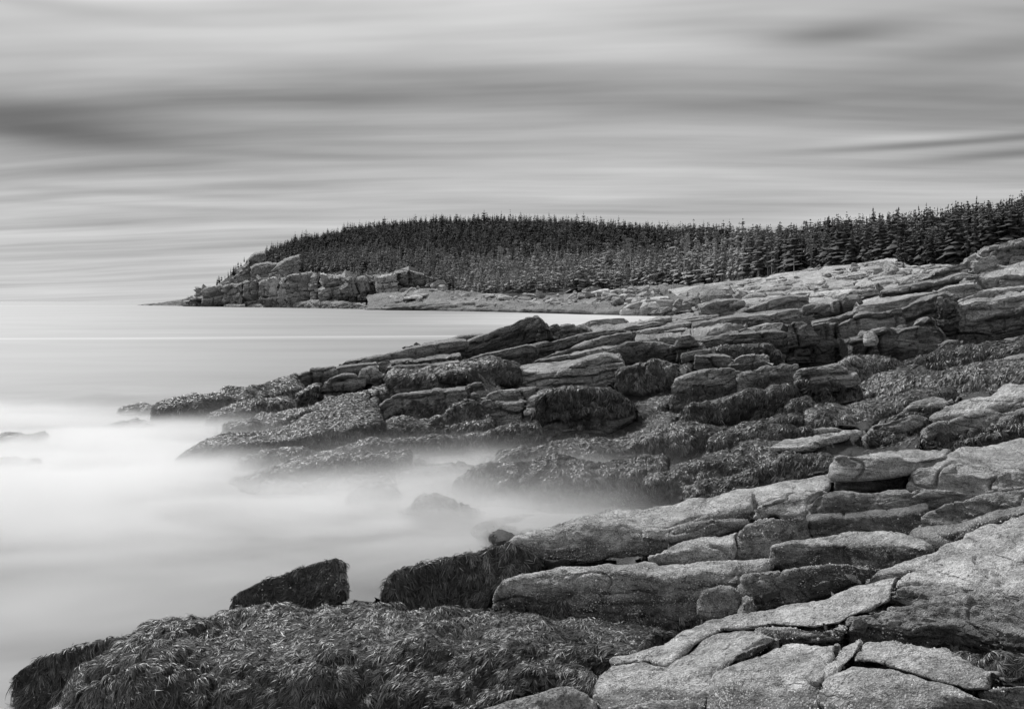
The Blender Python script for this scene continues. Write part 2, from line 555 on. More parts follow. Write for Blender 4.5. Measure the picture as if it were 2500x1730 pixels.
# ------------------------------------------------------------------ a ledge: outline lines read off the photograph, set at their distance, with thickness
def ledge(name, label, tile, base, edge, back=None, Y=(30, 30), Yback=None, mids=(), lean=.25, ts=.10, depth=None, maxd=6.0,
          style='mid', bed=None, joint=None, amp=1.0, groove=1.0, alb=.24, mat=None, rnd=2, rndu=1, weed=None, barn=None,
          step=1.5, cat='rock ledge', group=None, nb=NB, weedtone=.055, dark=None, lump=0.0, kind=None, ctrl=True, anis=2.2, flat=None, cover=3.2, fb=1.0, Lpx=None, end=None, topcalm=.68, skirt=None, sheet=0, layers=1.0):
    seed = zlib.crc32((label + str(base[0]) + SALT).encode()) % 181 + 1
    b2 = px(tile, base)
    e2 = px(tile, edge)
    nu = int(max(6, np.linalg.norm(np.diff(e2, axis=0), axis=1).sum() / step))
    xt = 0.0
    if style == 'mid' and tile in 'AB' and nu * step > 55 and np.mean(Y) < 75 and group is None:
        xt = 5.0

    def ext(p):
        if xt:
            a, b = p[0] - p[1], p[-1] - p[-2]
            p = np.concatenate([[p[0] + a / max(np.linalg.norm(a), 1e-6) * xt], p, [p[-1] + b / max(np.linalg.norm(b), 1e-6) * xt]])
        return p
    b2, e2 = resample(ext(b2), nu), resample(ext(e2), nu)
    tt = np.linspace(0, 1, nu)
    Yb = np.interp(tt, np.linspace(0, 1, len(Y)), Y)
    if sheet == 2:
        Yb = sheet_depth(b2)
    Pb = unproj(b2, Yb)
    k = (e2[:, 1] - HOR) / FPX

    def onface(p2, ln):
        kk = (p2[:, 1] - HOR) / FPX
        Yy = (Yb + ln * (CAMH - Pb[:, 2])) / (1 + ln * kk)
        return unproj(p2, np.maximum(Yy, Yb * .9))
    rows = [Pb]
    for mrow, ln in mids:
        rows.append(onface(resample(px(tile, mrow), nu), ln))
    Pe = unproj(e2, np.minimum(sheet_depth(e2) * .997, Yb + 1.5)) if sheet else onface(e2, lean)
    rows.append(Pe)
    ne = len(rows) - 1
    hgt = float(np.mean(np.abs(Pe[:, 2] - Pb[:, 2]))) + .05
    dp = depth if depth is not None else max(.8 * hgt, .25)
    if back is not None:
        k2 = resample(ext(px(tile, back)), nu)
        if sheet:
            Yk = np.maximum(sheet_depth(k2) * 1.004, Pe[:, 1] + .01)
        elif Yback is not None:
            Yk = np.interp(tt, np.linspace(0, 1, len(Yback)), Yback)
        else:
            kk = (k2[:, 1] - HOR) / FPX
            den = kk + ts
            Yk = (CAMH - Pe[:, 2] + ts * Pe[:, 1]) / np.where(den > .004, den, .004)
            Yk = np.clip(Yk, Pe[:, 1] + .1 * dp, Pe[:, 1] + maxd)
        rows.append(unproj(k2, Yk))
    else:
        away = nrm(Pe * np.array([1, 1, 0]))
        rows.append(Pe + away * dp + np.array([0, 0, 1.0]) * dp * min(ts, .02) - np.array([0, 0, .04 * dp]))
    Pk = rows[-1]
    away = nrm(Pk * np.array([1, 1, 0]))
    sk = np.array([0, 0, -1.0])
    skd = min(.3 * hgt + .1, 7 * float(np.median(Yb)) / FPX) if skirt is None else skirt
    awb = nrm(Pb * np.array([1, 1, 0]))
    rows = [Pb + sk * skd * 1.3 + awb * max(.7 * dp, .3), Pb + sk * skd] + rows + [Pk + away * (.25 * dp + .15) + sk * (.6 * hgt + .3)]
    R, vc = [], []
    nr = len(rows)
    for i in range(nr - 1):
        d = np.linalg.norm(proj(rows[i + 1]) - proj(rows[i]), axis=1).mean()
        if i <= 1:
            n = 3
        elif i == nr - 2:
            n = 4
        else:
            n = int(np.clip(np.percentile(np.linalg.norm(proj(rows[i + 1]) - proj(rows[i]), axis=1), 80) / step * 1.15, 3, 110))
            if i == nr - 3 and back is None:
                n = 5
        for a in np.arange(n) / n:
            R.append(rows[i] * (1 - a) + rows[i + 1] * a)
            # vc: -1..0 skirt, 0..1 face, 1..2 top, >2 behind
            if i <= 1:
                vc.append(-2 + i + a)
            elif i <= ne + 1:
                vc.append((i - 2 + a) / ne)
            else:
                vc.append(i - ne - 1 + a)
    R.append(rows[-1])
    vc.append(3.0)
    G = np.array(R)
    vc = np.array(vc)
    # the ends of the rock round off and turn back, away from the viewer
    er = end if end is not None else (7.0 if style != 'mid' else 1.6)
    ui = np.arange(nu) * step
    dist = np.minimum(ui, ui[::-1])
    er = min(er, ui[-1] * .35)
    sdist = np.clip(dist / er, 0, 1)
    drop = 1 - np.sqrt(np.clip(1 - (1 - sdist) ** 2, 0, 1))
    aw0 = nrm(G - np.array([0, 0, CAMH]))
    topw = np.clip((vc - .3) / .7, 0, 1) * np.clip(3 - vc, 0, 1)
    G = G + aw0 * (drop * max(.35 * hgt, .1))[None, :, None] + np.array([0, 0, -1.0]) * (drop[None] * topw[:, None] * min(.12 * hgt, .2, 2.5 * float(np.median(Yb)) / FPX))[..., None]
    capd = max(.5 * hgt, .3 * dp, .15)
    cols_l, cols_r = [], []
    mid = G.mean(axis=1, keepdims=True)
    for s_, inn in ((.08, -.0), (.35, .02), (1.0, .1)):
        aw = nrm(G[:, 0] - np.array([0, 0, CAMH]))
        cols_l.insert(0, G[:, 0] + aw * capd * s_ + (np.array([1.0, 0, 0])) * capd * inn + sk * capd * .15 * s_)
        aw = nrm(G[:, -1] - np.array([0, 0, CAMH]))
        cols_r.append(G[:, -1] + aw * capd * s_ - (np.array([1.0, 0, 0])) * capd * inn + sk * capd * .15 * s_)
    G = np.concatenate([np.stack(cols_l, 1), G, np.stack(cols_r, 1)], 1)
    G = smooth(G, rnd, 0)
    G = smooth(G, rndu, 1)
    nv, nuu = G.shape[:2]
    pm = np.linalg.norm(G - np.array([0, 0, CAMH]), axis=-1) / FPX
    pmm = float(np.median(pm))
    N = gnormals(smooth(G, 3, 0))
    nbv = np.asarray(nb)
    # stretch the noise along the bedding
    S = G + (G @ nbv)[..., None] * nbv * (anis - 1)
    ds = fbm(S, 34 * pmm, 2.2 * pmm, seed, 1.05) * .075 * amp * fb
    bedm = bed if bed is not None else 13 * pmm
    jm = joint if joint is not None else bedm * 2.6
    if style == 'mid':
        ds += blocks(G, bedm, jm, bedm * .17 * amp, bedm * .34 * groove, seed, nbv)
        ds += blocks(G, bedm * .42, jm * .55, bedm * .035 * amp, bedm * .10 * groove, seed + 40, nbv)
        ds += fbm(S, 8 * pmm, 2 * pmm, seed + 60, .9, True) * .10 * amp
    elif style == 'round':
        c = fbm(S, 60 * pmm, 12 * pmm, seed + 7, 1.0)
        rg = np.exp(-(perlin(S / (46 * pmm), seed + 80) / .035) ** 2) * smoothmask(perlin(G / (70 * pmm), seed + 82), -.1, .25)
        rg2 = np.exp(-(perlin(S / (17 * pmm), seed + 84) / .05) ** 2) * smoothmask(perlin(G / (40 * pmm), seed + 86), .0, .3)
        ds += c * .035 * amp - rg * 3.2 * pmm * groove - rg2 * 1.3 * pmm * groove
        ds += fbm(S, 6 * pmm, 1.6 * pmm, seed + 60, .7, True) * .09 * amp
        lay = smoothmask(perlin(G / (55 * pmm), seed + 88), -.25, .2) * (1 - .75 * np.clip(N[..., 2], 0, 1) ** 2)
        ds += blocks(G, 15 * pmm, 75 * pmm, 1.5 * pmm * layers, 3.4 * pmm * layers, seed + 30, nbv) * lay
    elif style == 'weed':
        ds += fbm(G, 30 * pmm, 4 * pmm, seed + 60, .9, True) * .15 * amp
    if lump:
        ds += fbm(G, 70 * pmm, 20 * pmm, seed + 70, 1.0) * lump
    if style == 'mid':
        up = np.clip(N @ nbv, 0, 1)[..., None]
        ds = ds * (1 - topcalm * up[..., 0] ** 2)
    tap = np.clip((vc + 1.2) / 1.0, 0, 1)[:, None]
    G = G + N * ds[..., None] * tap[..., None]
    N = gnormals(G)
    # ---- albedo
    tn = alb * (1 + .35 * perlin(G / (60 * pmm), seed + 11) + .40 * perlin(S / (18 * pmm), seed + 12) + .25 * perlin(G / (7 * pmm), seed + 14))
    if dark is not None:      # old weed and black algae stain, plus painted front shade, up to this share
        m = smoothmask(dark + .35 * perlin(G / (30 * pmm), seed + 13) - np.broadcast_to(vc[:, None], tn.shape), -.12, .18)
        tn = tn * (1 - .62 * m)
    V2 = np.broadcast_to(vc[:, None], tn.shape)
    wm = None
    if weed is not None:
        lo, hi, dens = weed[:3]
        nz = perlin(G / (36 * pmm), seed + 15) * .75 + perlin(G / (12 * pmm), seed + 16) * .35
        wm = smoothmask(np.minimum(hi - V2, V2 - lo) + nz * .55 * (1 if hi < 2 else .3), -.06, .10) * dens
        wm = np.where(V2 > 2.25, 0, wm)
        tn = tn * (1 - np.clip(wm, 0, 1)) + .035 * np.clip(wm, 0, 1)
    tn = np.maximum(tn, .015)
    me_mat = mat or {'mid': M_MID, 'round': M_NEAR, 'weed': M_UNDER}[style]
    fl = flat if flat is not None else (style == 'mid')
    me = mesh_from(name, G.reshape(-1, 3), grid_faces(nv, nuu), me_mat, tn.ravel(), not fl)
    STATS['rock'] += nv * nuu
    o = link(name, me, label=label, cat=None if kind == 'structure' else cat, group=group, kind=kind or 'thing')
    if wm is not None:
        wq = .25 * (wm[:-1, :-1] + wm[1:, :-1] + wm[:-1, 1:] + wm[1:, 1:])
        wq = wq * ((V2[:-1, :-1] > -.4) & (V2[:-1, :-1] < 2.2))
        near = pmm < .016
        wme = weed_mesh('rockweed', G, N, wq, cover, Lpx * .62 if Lpx else (7.4 if near else 4.4), .64 if near else .55, weedtone, seed)
        if wme:
            w = link('rockweed', wme, o, kind='stuff')
    if barn is not None:
        lo, hi, dens, size = barn
        nz = perlin(G / (40 * pmm), seed + 17) * .6 + perlin(G / (13 * pmm), seed + 18) * .5
        bm = smoothmask(np.minimum(hi - V2, V2 - lo) + nz * .5, -.05, .2) * smoothmask(nz, -.15, .35)
        bm = np.where(V2 > 2.1, 0, bm)
        bq = bm[:-1, :-1] * (V2[:-1, :-1] > -.2)
        bme = barnacle_mesh('barnacles', G, N, bq, dens * 4.5, size * .68, seed + 1)
        if bme:
            link('barnacles', bme, o, kind='stuff')
    LEDGES.append(dict(G=G, vc=vc, name=name))
    if ctrl:
        for i in np.linspace(0, nu - 1, 5).astype(int):
            CTRL.append((b2[i, 0], b2[i, 1], Yb[i]))
    return o


def smoothmask(x, a, b):
    t = np.clip((x - a) / (b - a), 0, 1)
    return t * t * (3 - 2 * t)


# ------------------------------------------------------------------ FOREGROUND slabs (5 to 15 m)
RS = 'rock slab'
ledge('rock_slab', 'pale slab along the upper edge of the bottom right sheet, thin at its left', 'D',
      [(-713, 1262), (-500, 1240), (-293, 1270), (-100, 1105), (100, 1005), (330, 990), (480, 965), (780, 985), (950, 955), (1050, 900), (1200, 850), (1340, 780)],
      [(-722, 1245), (-500, 1222), (-293, 1245), (-105, 1088), (100, 985), (330, 965), (480, 940), (780, 950), (950, 925), (1050, 870), (1200, 820), (1340, 740)],
      [(-725, 1228), (-493, 1178), (-300, 1108), (-140, 1000), (-20, 938), (114, 918), (300, 880), (600, 800), (880, 750), (1040, 662), (1160, 640), (1400, 590)],
      Y=(6.7, 6.7, 6.6, 6.4), ts=.16, sheet=2, style='round', rnd=10, rndu=3, alb=.40, barn=(-.2, 1.05, .012, 2.0), cat=RS, mat=M_BARN, lean=.6)
ledge('rock_slab', 'barnacled slab with rounded front at the left end of the bottom right rock sheet', 'D',
      [(-850, 1520), (-790, 1600), (-600, 1640), (-300, 1660), (-60, 1640), (0, 1500), (100, 1300), (330, 1180), (500, 1095)],
      [(-838, 1420), (-760, 1350), (-600, 1325), (-350, 1330), (-150, 1350), (-20, 1330), (60, 1240), (320, 1150), (480, 1085)],
      [(-800, 1310), (-705, 1252), (-493, 1232), (-293, 1262), (-100, 1108), (50, 1015), (200, 988), (340, 998), (500, 1078)],
      Y=(5.7, 5.5, 5.5, 6.0, 6.5), ts=.18, sheet=1, style='round', rnd=14, rndu=3, alb=.36, barn=(-.2, 1.15, .030, 2.1), cat=RS, mat=M_BARN, lean=.9, dark=.55)
ledge('rock_slab', 'wedge of dark barnacled rock between the two pale plates right of the slab tip', 'D',
      [(330, 1090), (500, 1100), (620, 1095), (760, 1090), (850, 1085), (960, 1075), (1010, 1010)],
      [(345, 1005), (480, 985), (620, 980), (760, 1000), (870, 1010), (950, 990), (1000, 965)],
      [(345, 992), (480, 962), (620, 965), (780, 980), (880, 985), (950, 955), (1000, 930)],
      Y=(6.5, 6.4, 6.2), ts=.2, style='round', rnd=9, alb=.27, barn=(-.2, 1.2, .05, 2.0), cat=RS, mat=M_BARN, lean=.8, dark=.6)
ledge('rock_slab', 'broad pale plate with dark barnacled front between two cracks at bottom centre right', 'D',
      [(-30, 1640), (200, 1700), (500, 1720), (780, 1700), (830, 1500), (900, 1330)],
      [(0, 1400), (150, 1350), (400, 1340), (620, 1320), (790, 1370), (870, 1290)],
      [(15, 1330), (150, 1258), (330, 1185), (500, 1105), (650, 1088), (830, 1085), (955, 1075)],
      Y=(5.4, 5.2, 5.15, 5.5), ts=.12, sheet=1, style='round', rnd=14, rndu=3, alb=.42, barn=(-.2, 1.12, .050, 2.2), cat=RS, mat=M_BARN, lean=.9, dark=.72)
ledge('rock_slab', 'narrow lens of rock covered with white barnacles wedged in the crack', 'D',
      [(800, 1375), (870, 1375), (960, 1300), (1060, 1215), (1115, 1120)],
      [(815, 1320), (880, 1290), (960, 1220), (1050, 1160), (1108, 1105)],
      [(860, 1240), (890, 1215), (980, 1115), (1060, 1088), (1105, 1090)],
      Y=(5.35, 5.6), ts=.2, sheet=2, style='round', rnd=10, alb=.36, barn=(-.2, 2, .075, 2.1), cat=RS, mat=M_BARN, lean=.7)
ledge('rock_slab', 'large pale plate at the bottom right with dark front crusted by barnacles', 'D',
      [(790, 1640), (1000, 1740), (1400, 1740), (1800, 1720), (2150, 1680)],
      [(812, 1400), (1000, 1400), (1300, 1390), (1700, 1440), (2110, 1560)],
      [(830, 1365), (1040, 1238), (1180, 1233), (1350, 1268), (1500, 1318), (1650, 1368), (1900, 1440), (2120, 1520)],
      Y=(5.1, 4.75, 4.75, 4.9), ts=.12, sheet=1, style='round', rnd=14, rndu=3, alb=.36, barn=(-.2, 1.12, .045, 2.3), cat=RS, mat=M_BARN, lean=.9, dark=.62)
ledge('rock_slab', 'flat grey plate beneath the dark overhang, bounded by a crack on its lower side', 'D',
      [(1058, 1232), (1200, 1240), (1350, 1275), (1500, 1325), (1700, 1385), (1900, 1440), (2060, 1440)],
      [(1056, 1215), (1200, 1224), (1350, 1258), (1500, 1305), (1700, 1360), (1900, 1415), (2060, 1400)],
      [(1070, 1195), (1150, 1098), (1350, 1085), (1500, 1122), (1740, 1112), (1850, 1170), (1950, 1255), (2120, 1300)],
      Y=(5.9, 5.6, 5.3), ts=.10, sheet=2, style='round', rnd=8, rndu=3, alb=.33, barn=(1.2, 2.2, .016, 2.1), cat=RS, mat=M_BARN, lean=.5)
ledge('rock_slab', 'smooth grey slab in the bottom right corner of the shore', 'D',
      [(2000, 1640), (2200, 1740), (2460, 1740)], [(2010, 1440), (2200, 1420), (2460, 1400)], [(2010, 1415), (2120, 1378), (2300, 1366), (2460, 1360)],
      Y=(5.0, 4.8), ts=.1, sheet=1, style='round', rnd=18, alb=.30, barn=(0, 1.5, .02, 2.2), cat=RS, mat=M_BARN, lean=.8)
ledge('rock_slab', 'little barnacled corner of rock at the bottom edge left of the plates', 'E',
      [(1350, 1760), (1700, 1760), (2150, 1760)], [(1390, 1600), (1600, 1540), (1800, 1520), (2100, 1530)], [(1400, 1575), (1520, 1535), (1700, 1505), (1850, 1495), (2100, 1500)],
      Y=(5.0, 4.9), ts=.1, style='round', rnd=12, alb=.30, barn=(0, 2, .05, 2.2), cat=RS, mat=M_BARN, lean=.8)
# overhanging mass on the right
ledge('rock_outcrop', 'dark layered overhang on the right, speckled with barnacles in its shaded foot', 'D',
      [(1000, 1075), (1100, 1110), (1200, 1090), (1400, 1125), (1700, 1112), (1900, 1165), (2100, 1240), (2307, 1260), (2470, 1270)],
      [(1020, 960), (1100, 915), (1245, 885), (1400, 865), (1640, 800), (1750, 775), (1950, 800), (2150, 800), (2307, 785), (2470, 780)],
      [(1050, 930), (1150, 890), (1255, 860), (1400, 830), (1600, 790), (1750, 740), (1950, 730), (2150, 720), (2307, 700), (2470, 690)],
      mids=[([(1005, 1010), (1110, 990), (1250, 960), (1400, 960), (1640, 945), (1900, 970), (2100, 1010), (2307, 1010), (2470, 1010)], .05)],
      Y=(6.35, 6.2, 6.0, 5.7, 5.4), ts=.3, style='round', rnd=7, rndu=2, alb=.25, barn=(-.2, .55, .020, 2.0), cat='rock outcrop', mat=M_NEAR, lean=.45, amp=2.2, groove=2.5, dark=.45, anis=3.2)
ledge('rock_outcrop', 'knob of rounded rock at the left end of the dark overhang', 'D',
      [(1015, 1010), (1060, 1020), (1120, 1000), (1160, 960)], [(1020, 950), (1060, 915), (1110, 915), (1150, 940)], [(1035, 925), (1070, 905), (1110, 900), (1150, 925)],
      Y=(6.2, 6.15), style='round', rnd=8, alb=.26, cat='rock outcrop', lean=.3)
ledge('rock_outcrop', 'dark knuckled lip of rock under the right hand sheet of pale stone', 'D',
      [(1320, 770), (1400, 800), (1470, 830), (1560, 800), (1640, 810), (1700, 850), (1900, 880), (2100, 860), (2307, 830), (2470, 820)],
      [(1330, 720), (1420, 715), (1520, 730), (1640, 760), (1720, 740), (1900, 760), (2100, 740), (2307, 760), (2470, 750)],
      [(1370, 690), (1450, 650), (1560, 650), (1700, 650), (1900, 690), (2100, 690), (2307, 720), (2470, 710)],
      Y=(6.55, 6.4, 6.2, 5.9), ts=.2, style='round', rnd=8, rndu=2, alb=.29, cat='rock outcrop', mat=M_NEAR, lean=.5, amp=1.8, groove=2.0, anis=3, ctrl=False)
ledge('rock_slab', 'wide pale striated sheet rising to the right edge above the dark overhang', 'D',
      [(1365, 700), (1450, 670), (1600, 690), (1800, 730), (2000, 760), (2307, 780), (2470, 770)],
      [(1375, 680), (1450, 650), (1600, 660), (1800, 690), (2000, 710), (2307, 730), (2470, 720)],
      [(1440, 640), (1580, 520), (1720, 415), (1900, 288), (2100, 225), (2307, 136), (2470, 60)],
      Y=(6.75, 6.5, 6.2, 5.9), ts=.17, style='round', rnd=7, rndu=2, alb=.43, cat=RS, mat=M_NEAR, lean=.9, groove=2.2, amp=1.8, anis=3.5, maxd=4)
ledge('rock_slab', 'small barnacled step of pale rock in the notch left of the wide striated sheet', 'D',
      [(1145, 655), (1300, 650), (1450, 610), (1600, 560), (1720, 500)], [(1158, 625), (1300, 605), (1450, 570), (1590, 545), (1700, 470)],
      [(1215, 588), (1400, 508), (1560, 453), (1720, 405), (1800, 360)],
      Y=(7.2, 7.2), ts=.2, style='round', rnd=6, alb=.37, barn=(-.1, 1.2, .05, 2.0), cat=RS, mat=M_BARN, lean=.6)
ledge('boulder', 'smooth rounded pale boulder at the bottom centre in front of the rockweed', 'E',
      [(380, 1760), (900, 1800), (1430, 1790)], [(470, 1640), (800, 1520), (1100, 1450), (1290, 1490), (1385, 1600)],
      [(440, 1590), (650, 1500), (850, 1430), (1000, 1382), (1150, 1362), (1250, 1378), (1330, 1460), (1385, 1575)],
      Y=(4.7, 4.5, 4.7), ts=.16, style='round', rnd=24, rndu=5, alb=.27, cat='boulder', mat=M_BARN, lean=1.0, amp=.6, groove=.4)
ledge('boulder', 'small pale stone showing at the bottom left corner below the weed', 'G',
      [(290, 1660), (420, 1680), (580, 1660)], [(310, 1600), (430, 1575), (560, 1605)], [(320, 1588), (385, 1560), (450, 1547), (520, 1568), (560, 1598)],
      Y=(8.6, 8.6), ts=.3, style='round', rnd=9, alb=.42, cat='boulder', lean=.8)
ledge('boulder', 'thin edge of pale stone in the very bottom left corner', 'G',
      [(-60, 1660), (160, 1660)], [(-60, 1605), (140, 1600)], [(-60, 1592), (60, 1588), (140, 1592)], Y=(8.6, 8.6), style='round', rnd=4, alb=.42, cat='boulder')

# ------------------------------------------------------------------ slabs of the right bank behind the front sheet
ledge('rock_slab', 'squat barnacled block right above the front sheet, with rounded left corner', 'D',
      [(215, 860), (300, 880), (500, 830), (720, 790), (900, 740), (1050, 660), (1160, 630), (1260, 560)],
      [(208, 610), (250, 590), (420, 580), (700, 548), (880, 530), (1000, 525), (1090, 535), (1200, 560)],
      [(225, 580), (270, 570), (500, 543), (700, 530), (900, 513), (1050, 520), (1130, 530), (1210, 550)],
      Y=(8.7, 8.3, 7.9), ts=.12, style='round', rnd=9, rndu=2, alb=.30, barn=(-.2, 1.02, .055, 1.7), cat=RS, mat=M_BARN, lean=.3, dark=.8, maxd=.9)
ledge('rock_slab', 'long block with rough dark rim and dense white barnacles below it', 'D',
      [(440, 530), (600, 560), (900, 560), (1090, 600), (1300, 560), (1500, 480), (1620, 420)],
      [(432, 410), (520, 385), (640, 375), (850, 380), (1050, 378), (1200, 372), (1400, 385), (1590, 430)],
      [(470, 372), (640, 340), (900, 308), (1080, 285), (1180, 275), (1330, 290), (1500, 290), (1640, 380)],
      Y=(10.2, 9.9, 9.0), ts=.14, style='round', rnd=7, rndu=2, alb=.33, barn=(.0, .92, .05, 1.7), cat=RS, mat=M_BARN, lean=.25, dark=.85)
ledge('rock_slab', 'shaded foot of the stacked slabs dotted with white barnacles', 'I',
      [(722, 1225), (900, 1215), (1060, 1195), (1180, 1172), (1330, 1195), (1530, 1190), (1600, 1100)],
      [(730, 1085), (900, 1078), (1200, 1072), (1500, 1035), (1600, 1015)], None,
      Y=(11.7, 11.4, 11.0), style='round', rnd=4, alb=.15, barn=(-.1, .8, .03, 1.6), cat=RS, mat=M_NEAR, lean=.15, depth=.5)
ledge('rock_slab', 'thick rounded slab in the middle of the right hand stack of dark slabs', 'I',
      [(742, 1062), (900, 1070), (1200, 1065), (1400, 1045), (1600, 1015), (1800, 960), (1930, 925)],
      [(733, 985), (790, 925), (960, 900), (1150, 895), (1330, 900), (1450, 880), (1700, 890), (1900, 915)],
      [(760, 960), (880, 895), (1050, 865), (1250, 865), (1450, 850), (1600, 850), (1720, 865), (1910, 905)],
      Y=(11.9, 11.6, 11.3), ts=.14, style='round', rnd=9, rndu=3, alb=.25, barn=(.2, .7, .004, 1.6), cat=RS, mat=M_NEAR, lean=.3, amp=1.4, groove=1.2)
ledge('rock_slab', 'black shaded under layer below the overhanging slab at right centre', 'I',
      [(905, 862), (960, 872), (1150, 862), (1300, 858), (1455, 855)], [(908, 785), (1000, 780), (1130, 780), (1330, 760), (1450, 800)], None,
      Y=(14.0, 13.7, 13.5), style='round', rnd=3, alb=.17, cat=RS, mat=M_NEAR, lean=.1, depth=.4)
ledge('rock_slab', 'overhanging pale topped slab with squared left end at right centre', 'I',
      [(908, 775), (1000, 785), (1130, 778), (1340, 758), (1500, 728), (1620, 690), (1745, 655)],
      [(905, 640), (960, 632), (1030, 635), (1240, 650), (1400, 655), (1560, 662), (1740, 648)],
      [(905, 624), (1050, 612), (1200, 600), (1400, 582), (1500, 574), (1600, 580), (1700, 575), (1780, 572)],
      Y=(13.3, 13.0, 12.9), ts=.10, style='round', rnd=4, rndu=2, alb=.33, cat=RS, mat=M_NEAR, lean=.12, amp=1.6, groove=1.4, maxd=6)
ledge('rock_slab', 'big slab running off the right edge, its front folded by slanting cracks', 'I',
      [(1455, 860), (1600, 885), (1850, 915), (1960, 918), (2200, 875), (2330, 855), (2470, 845)],
      [(1462, 770), (1540, 728), (1700, 715), (1880, 745), (2000, 765), (2150, 740), (2307, 712), (2470, 700)],
      [(1540, 715), (1640, 685), (1750, 650), (1850, 590), (2000, 545), (2150, 525), (2307, 488), (2470, 460)],
      Y=(12.8, 12.3, 11.8), ts=.12, style='round', rnd=6, rndu=2, alb=.34, cat=RS, mat=M_NEAR, lean=.5, amp=1.8, groove=2.0, maxd=6)
ledge('rock_slab', 'rounded grey slab at the right edge resting above the barnacled hollow', 'I',
      [(1512, 1205), (1640, 1180), (1800, 1135), (2000, 1095), (2200, 1055), (2330, 1030), (2470, 1000)],
      [(1515, 1160), (1560, 1060), (1640, 1010), (1760, 962), (1900, 935), (2100, 895), (2307, 865), (2470, 850)],
      [(1530, 1120), (1590, 1035), (1680, 985), (1800, 945), (1930, 915), (2100, 880), (2330, 845), (2470, 830)],
      Y=(10.6, 10.1, 9.6), ts=.12, style='round', rnd=12, rndu=3, alb=.27, barn=(-.1, .5, .010, 1.6), cat=RS, mat=M_NEAR, lean=.5, amp=1.4)
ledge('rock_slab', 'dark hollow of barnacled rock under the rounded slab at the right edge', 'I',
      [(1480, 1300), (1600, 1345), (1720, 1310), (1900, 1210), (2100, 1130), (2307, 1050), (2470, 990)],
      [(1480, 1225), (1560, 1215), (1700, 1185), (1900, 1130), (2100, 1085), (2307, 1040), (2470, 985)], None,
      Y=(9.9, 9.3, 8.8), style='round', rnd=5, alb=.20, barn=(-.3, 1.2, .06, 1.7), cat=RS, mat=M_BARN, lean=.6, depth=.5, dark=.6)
ledge('rock_slab', 'grey speckled bank of rock left of the stacked dark slabs', 'I',
      [(195, 1375), (320, 1390), (440, 1370), (450, 1290), (560, 1260), (740, 1225)],
      [(200, 1220), (260, 1150), (330, 1110), (430, 1100), (560, 1100), (735, 1090)],
      [(215, 1180), (290, 1115), (360, 1085), (450, 1070), (580, 1085), (735, 1075)],
      Y=(10.9, 11.0, 11.6), ts=.15, style='round', rnd=9, alb=.28, barn=(-.2, 1.5, .05, 1.6), cat=RS, mat=M_BARN, lean=.5, maxd=1.5)
ledge('rock_slab', 'thin pale wedge left of the overhanging slab with a dark crack beneath', 'I',
      [(312, 1068), (380, 1062), (480, 1035), (560, 1080), (735, 1090)],
      [(318, 1040), (360, 990), (480, 945), (620, 940), (735, 960)],
      [(345, 1005), (430, 950), (560, 915), (700, 885), (870, 870)],
      Y=(12.6, 12.4), ts=.15, style='round', rnd=8, alb=.36, barn=(-.1, .6, .02, 1.5), cat=RS, mat=M_BARN, lean=.6)
ledge('rock_slab', 'lens shaped pale hump lying between the two long barnacled banks', 'E',
      [(1770, 485), (1900, 510), (2080, 520), (2250, 500), (2380, 475), (2400, 400)],
      [(1775, 468), (1900, 445), (2080, 405), (2250, 385), (2370, 375), (2395, 372)],
      [(1775, 458), (1900, 398), (1980, 355), (2150, 310), (2300, 285), (2400, 250)],
      Y=(10.7, 10.8), ts=.14, style='round', rnd=9, alb=.38, barn=(-.2, 1.3, .03, 1.6), cat=RS, mat=M_BARN, lean=.6)
ledge('rock_slab', 'long barnacled bank with dark upright face in front of the matted rockweed', 'E',
      [(598, 840), (660, 905), (900, 940), (1150, 965), (1400, 1000), (1750, 1015), (1900, 1005), (2060, 1000), (2300, 945), (2440, 860)],
      [(605, 790), (650, 690), (760, 625), (900, 605), (1150, 575), (1400, 565), (1700, 590), (1860, 620), (2100, 590), (2440, 570)],
      [(640, 740), (690, 640), (850, 585), (1080, 540), (1300, 520), (1560, 490), (1760, 462), (1880, 500), (2100, 500), (2440, 500)],
      Y=(9.9, 9.5, 9.2, 8.9), ts=.12, style='round', rnd=14, rndu=3, alb=.38, barn=(-.1, 1.5, .05, 1.5), cat=RS, mat=M_BARN, lean=.3, dark=.68, weed=(-.3, .28, .55))
ledge('rock_slab', 'pale barnacled shelf joining the long bank to the squat block', 'E',
      [(1880, 625), (2000, 640), (2200, 650), (2420, 660), (2640, 560)], [(1890, 605), (2000, 580), (2200, 580), (2420, 590), (2640, 520)],
      [(1900, 590), (1990, 545), (2150, 515), (2307, 490), (2480, 472), (2640, 468)],
      Y=(9.7, 9.5, 9.8), ts=.14, style='round', rnd=9, alb=.40, barn=(-.2, 1.5, .045, 1.6), cat=RS, mat=M_BARN, lean=.6, ctrl=False)
ledge('boulder', 'rounded barnacled nub at the foot of the squat block above the front sheet', 'E',
      [(2105, 880), (2180, 930), (2330, 930), (2450, 860)], [(2115, 790), (2160, 720), (2260, 690), (2370, 700), (2440, 750)],
      [(2130, 750), (2180, 700), (2270, 677), (2370, 683), (2440, 735)],
      Y=(8.5, 8.4), ts=.2, style='round', rnd=10, alb=.27, barn=(-.1, 1.6, .06, 1.7), cat='boulder', mat=M_BARN, lean=.6)
ledge('boulder', 'small dark rounded stone tucked under the right end of the barnacled nub', 'E',
      [(2400, 880), (2460, 890), (2540, 850)], [(2410, 820), (2460, 785), (2520, 800)], None,
      Y=(8.3, 8.3), style='round', rnd=6, alb=.25, barn=(0, 1.5, .05, 1.7), cat='boulder', mat=M_BARN, lean=.5)
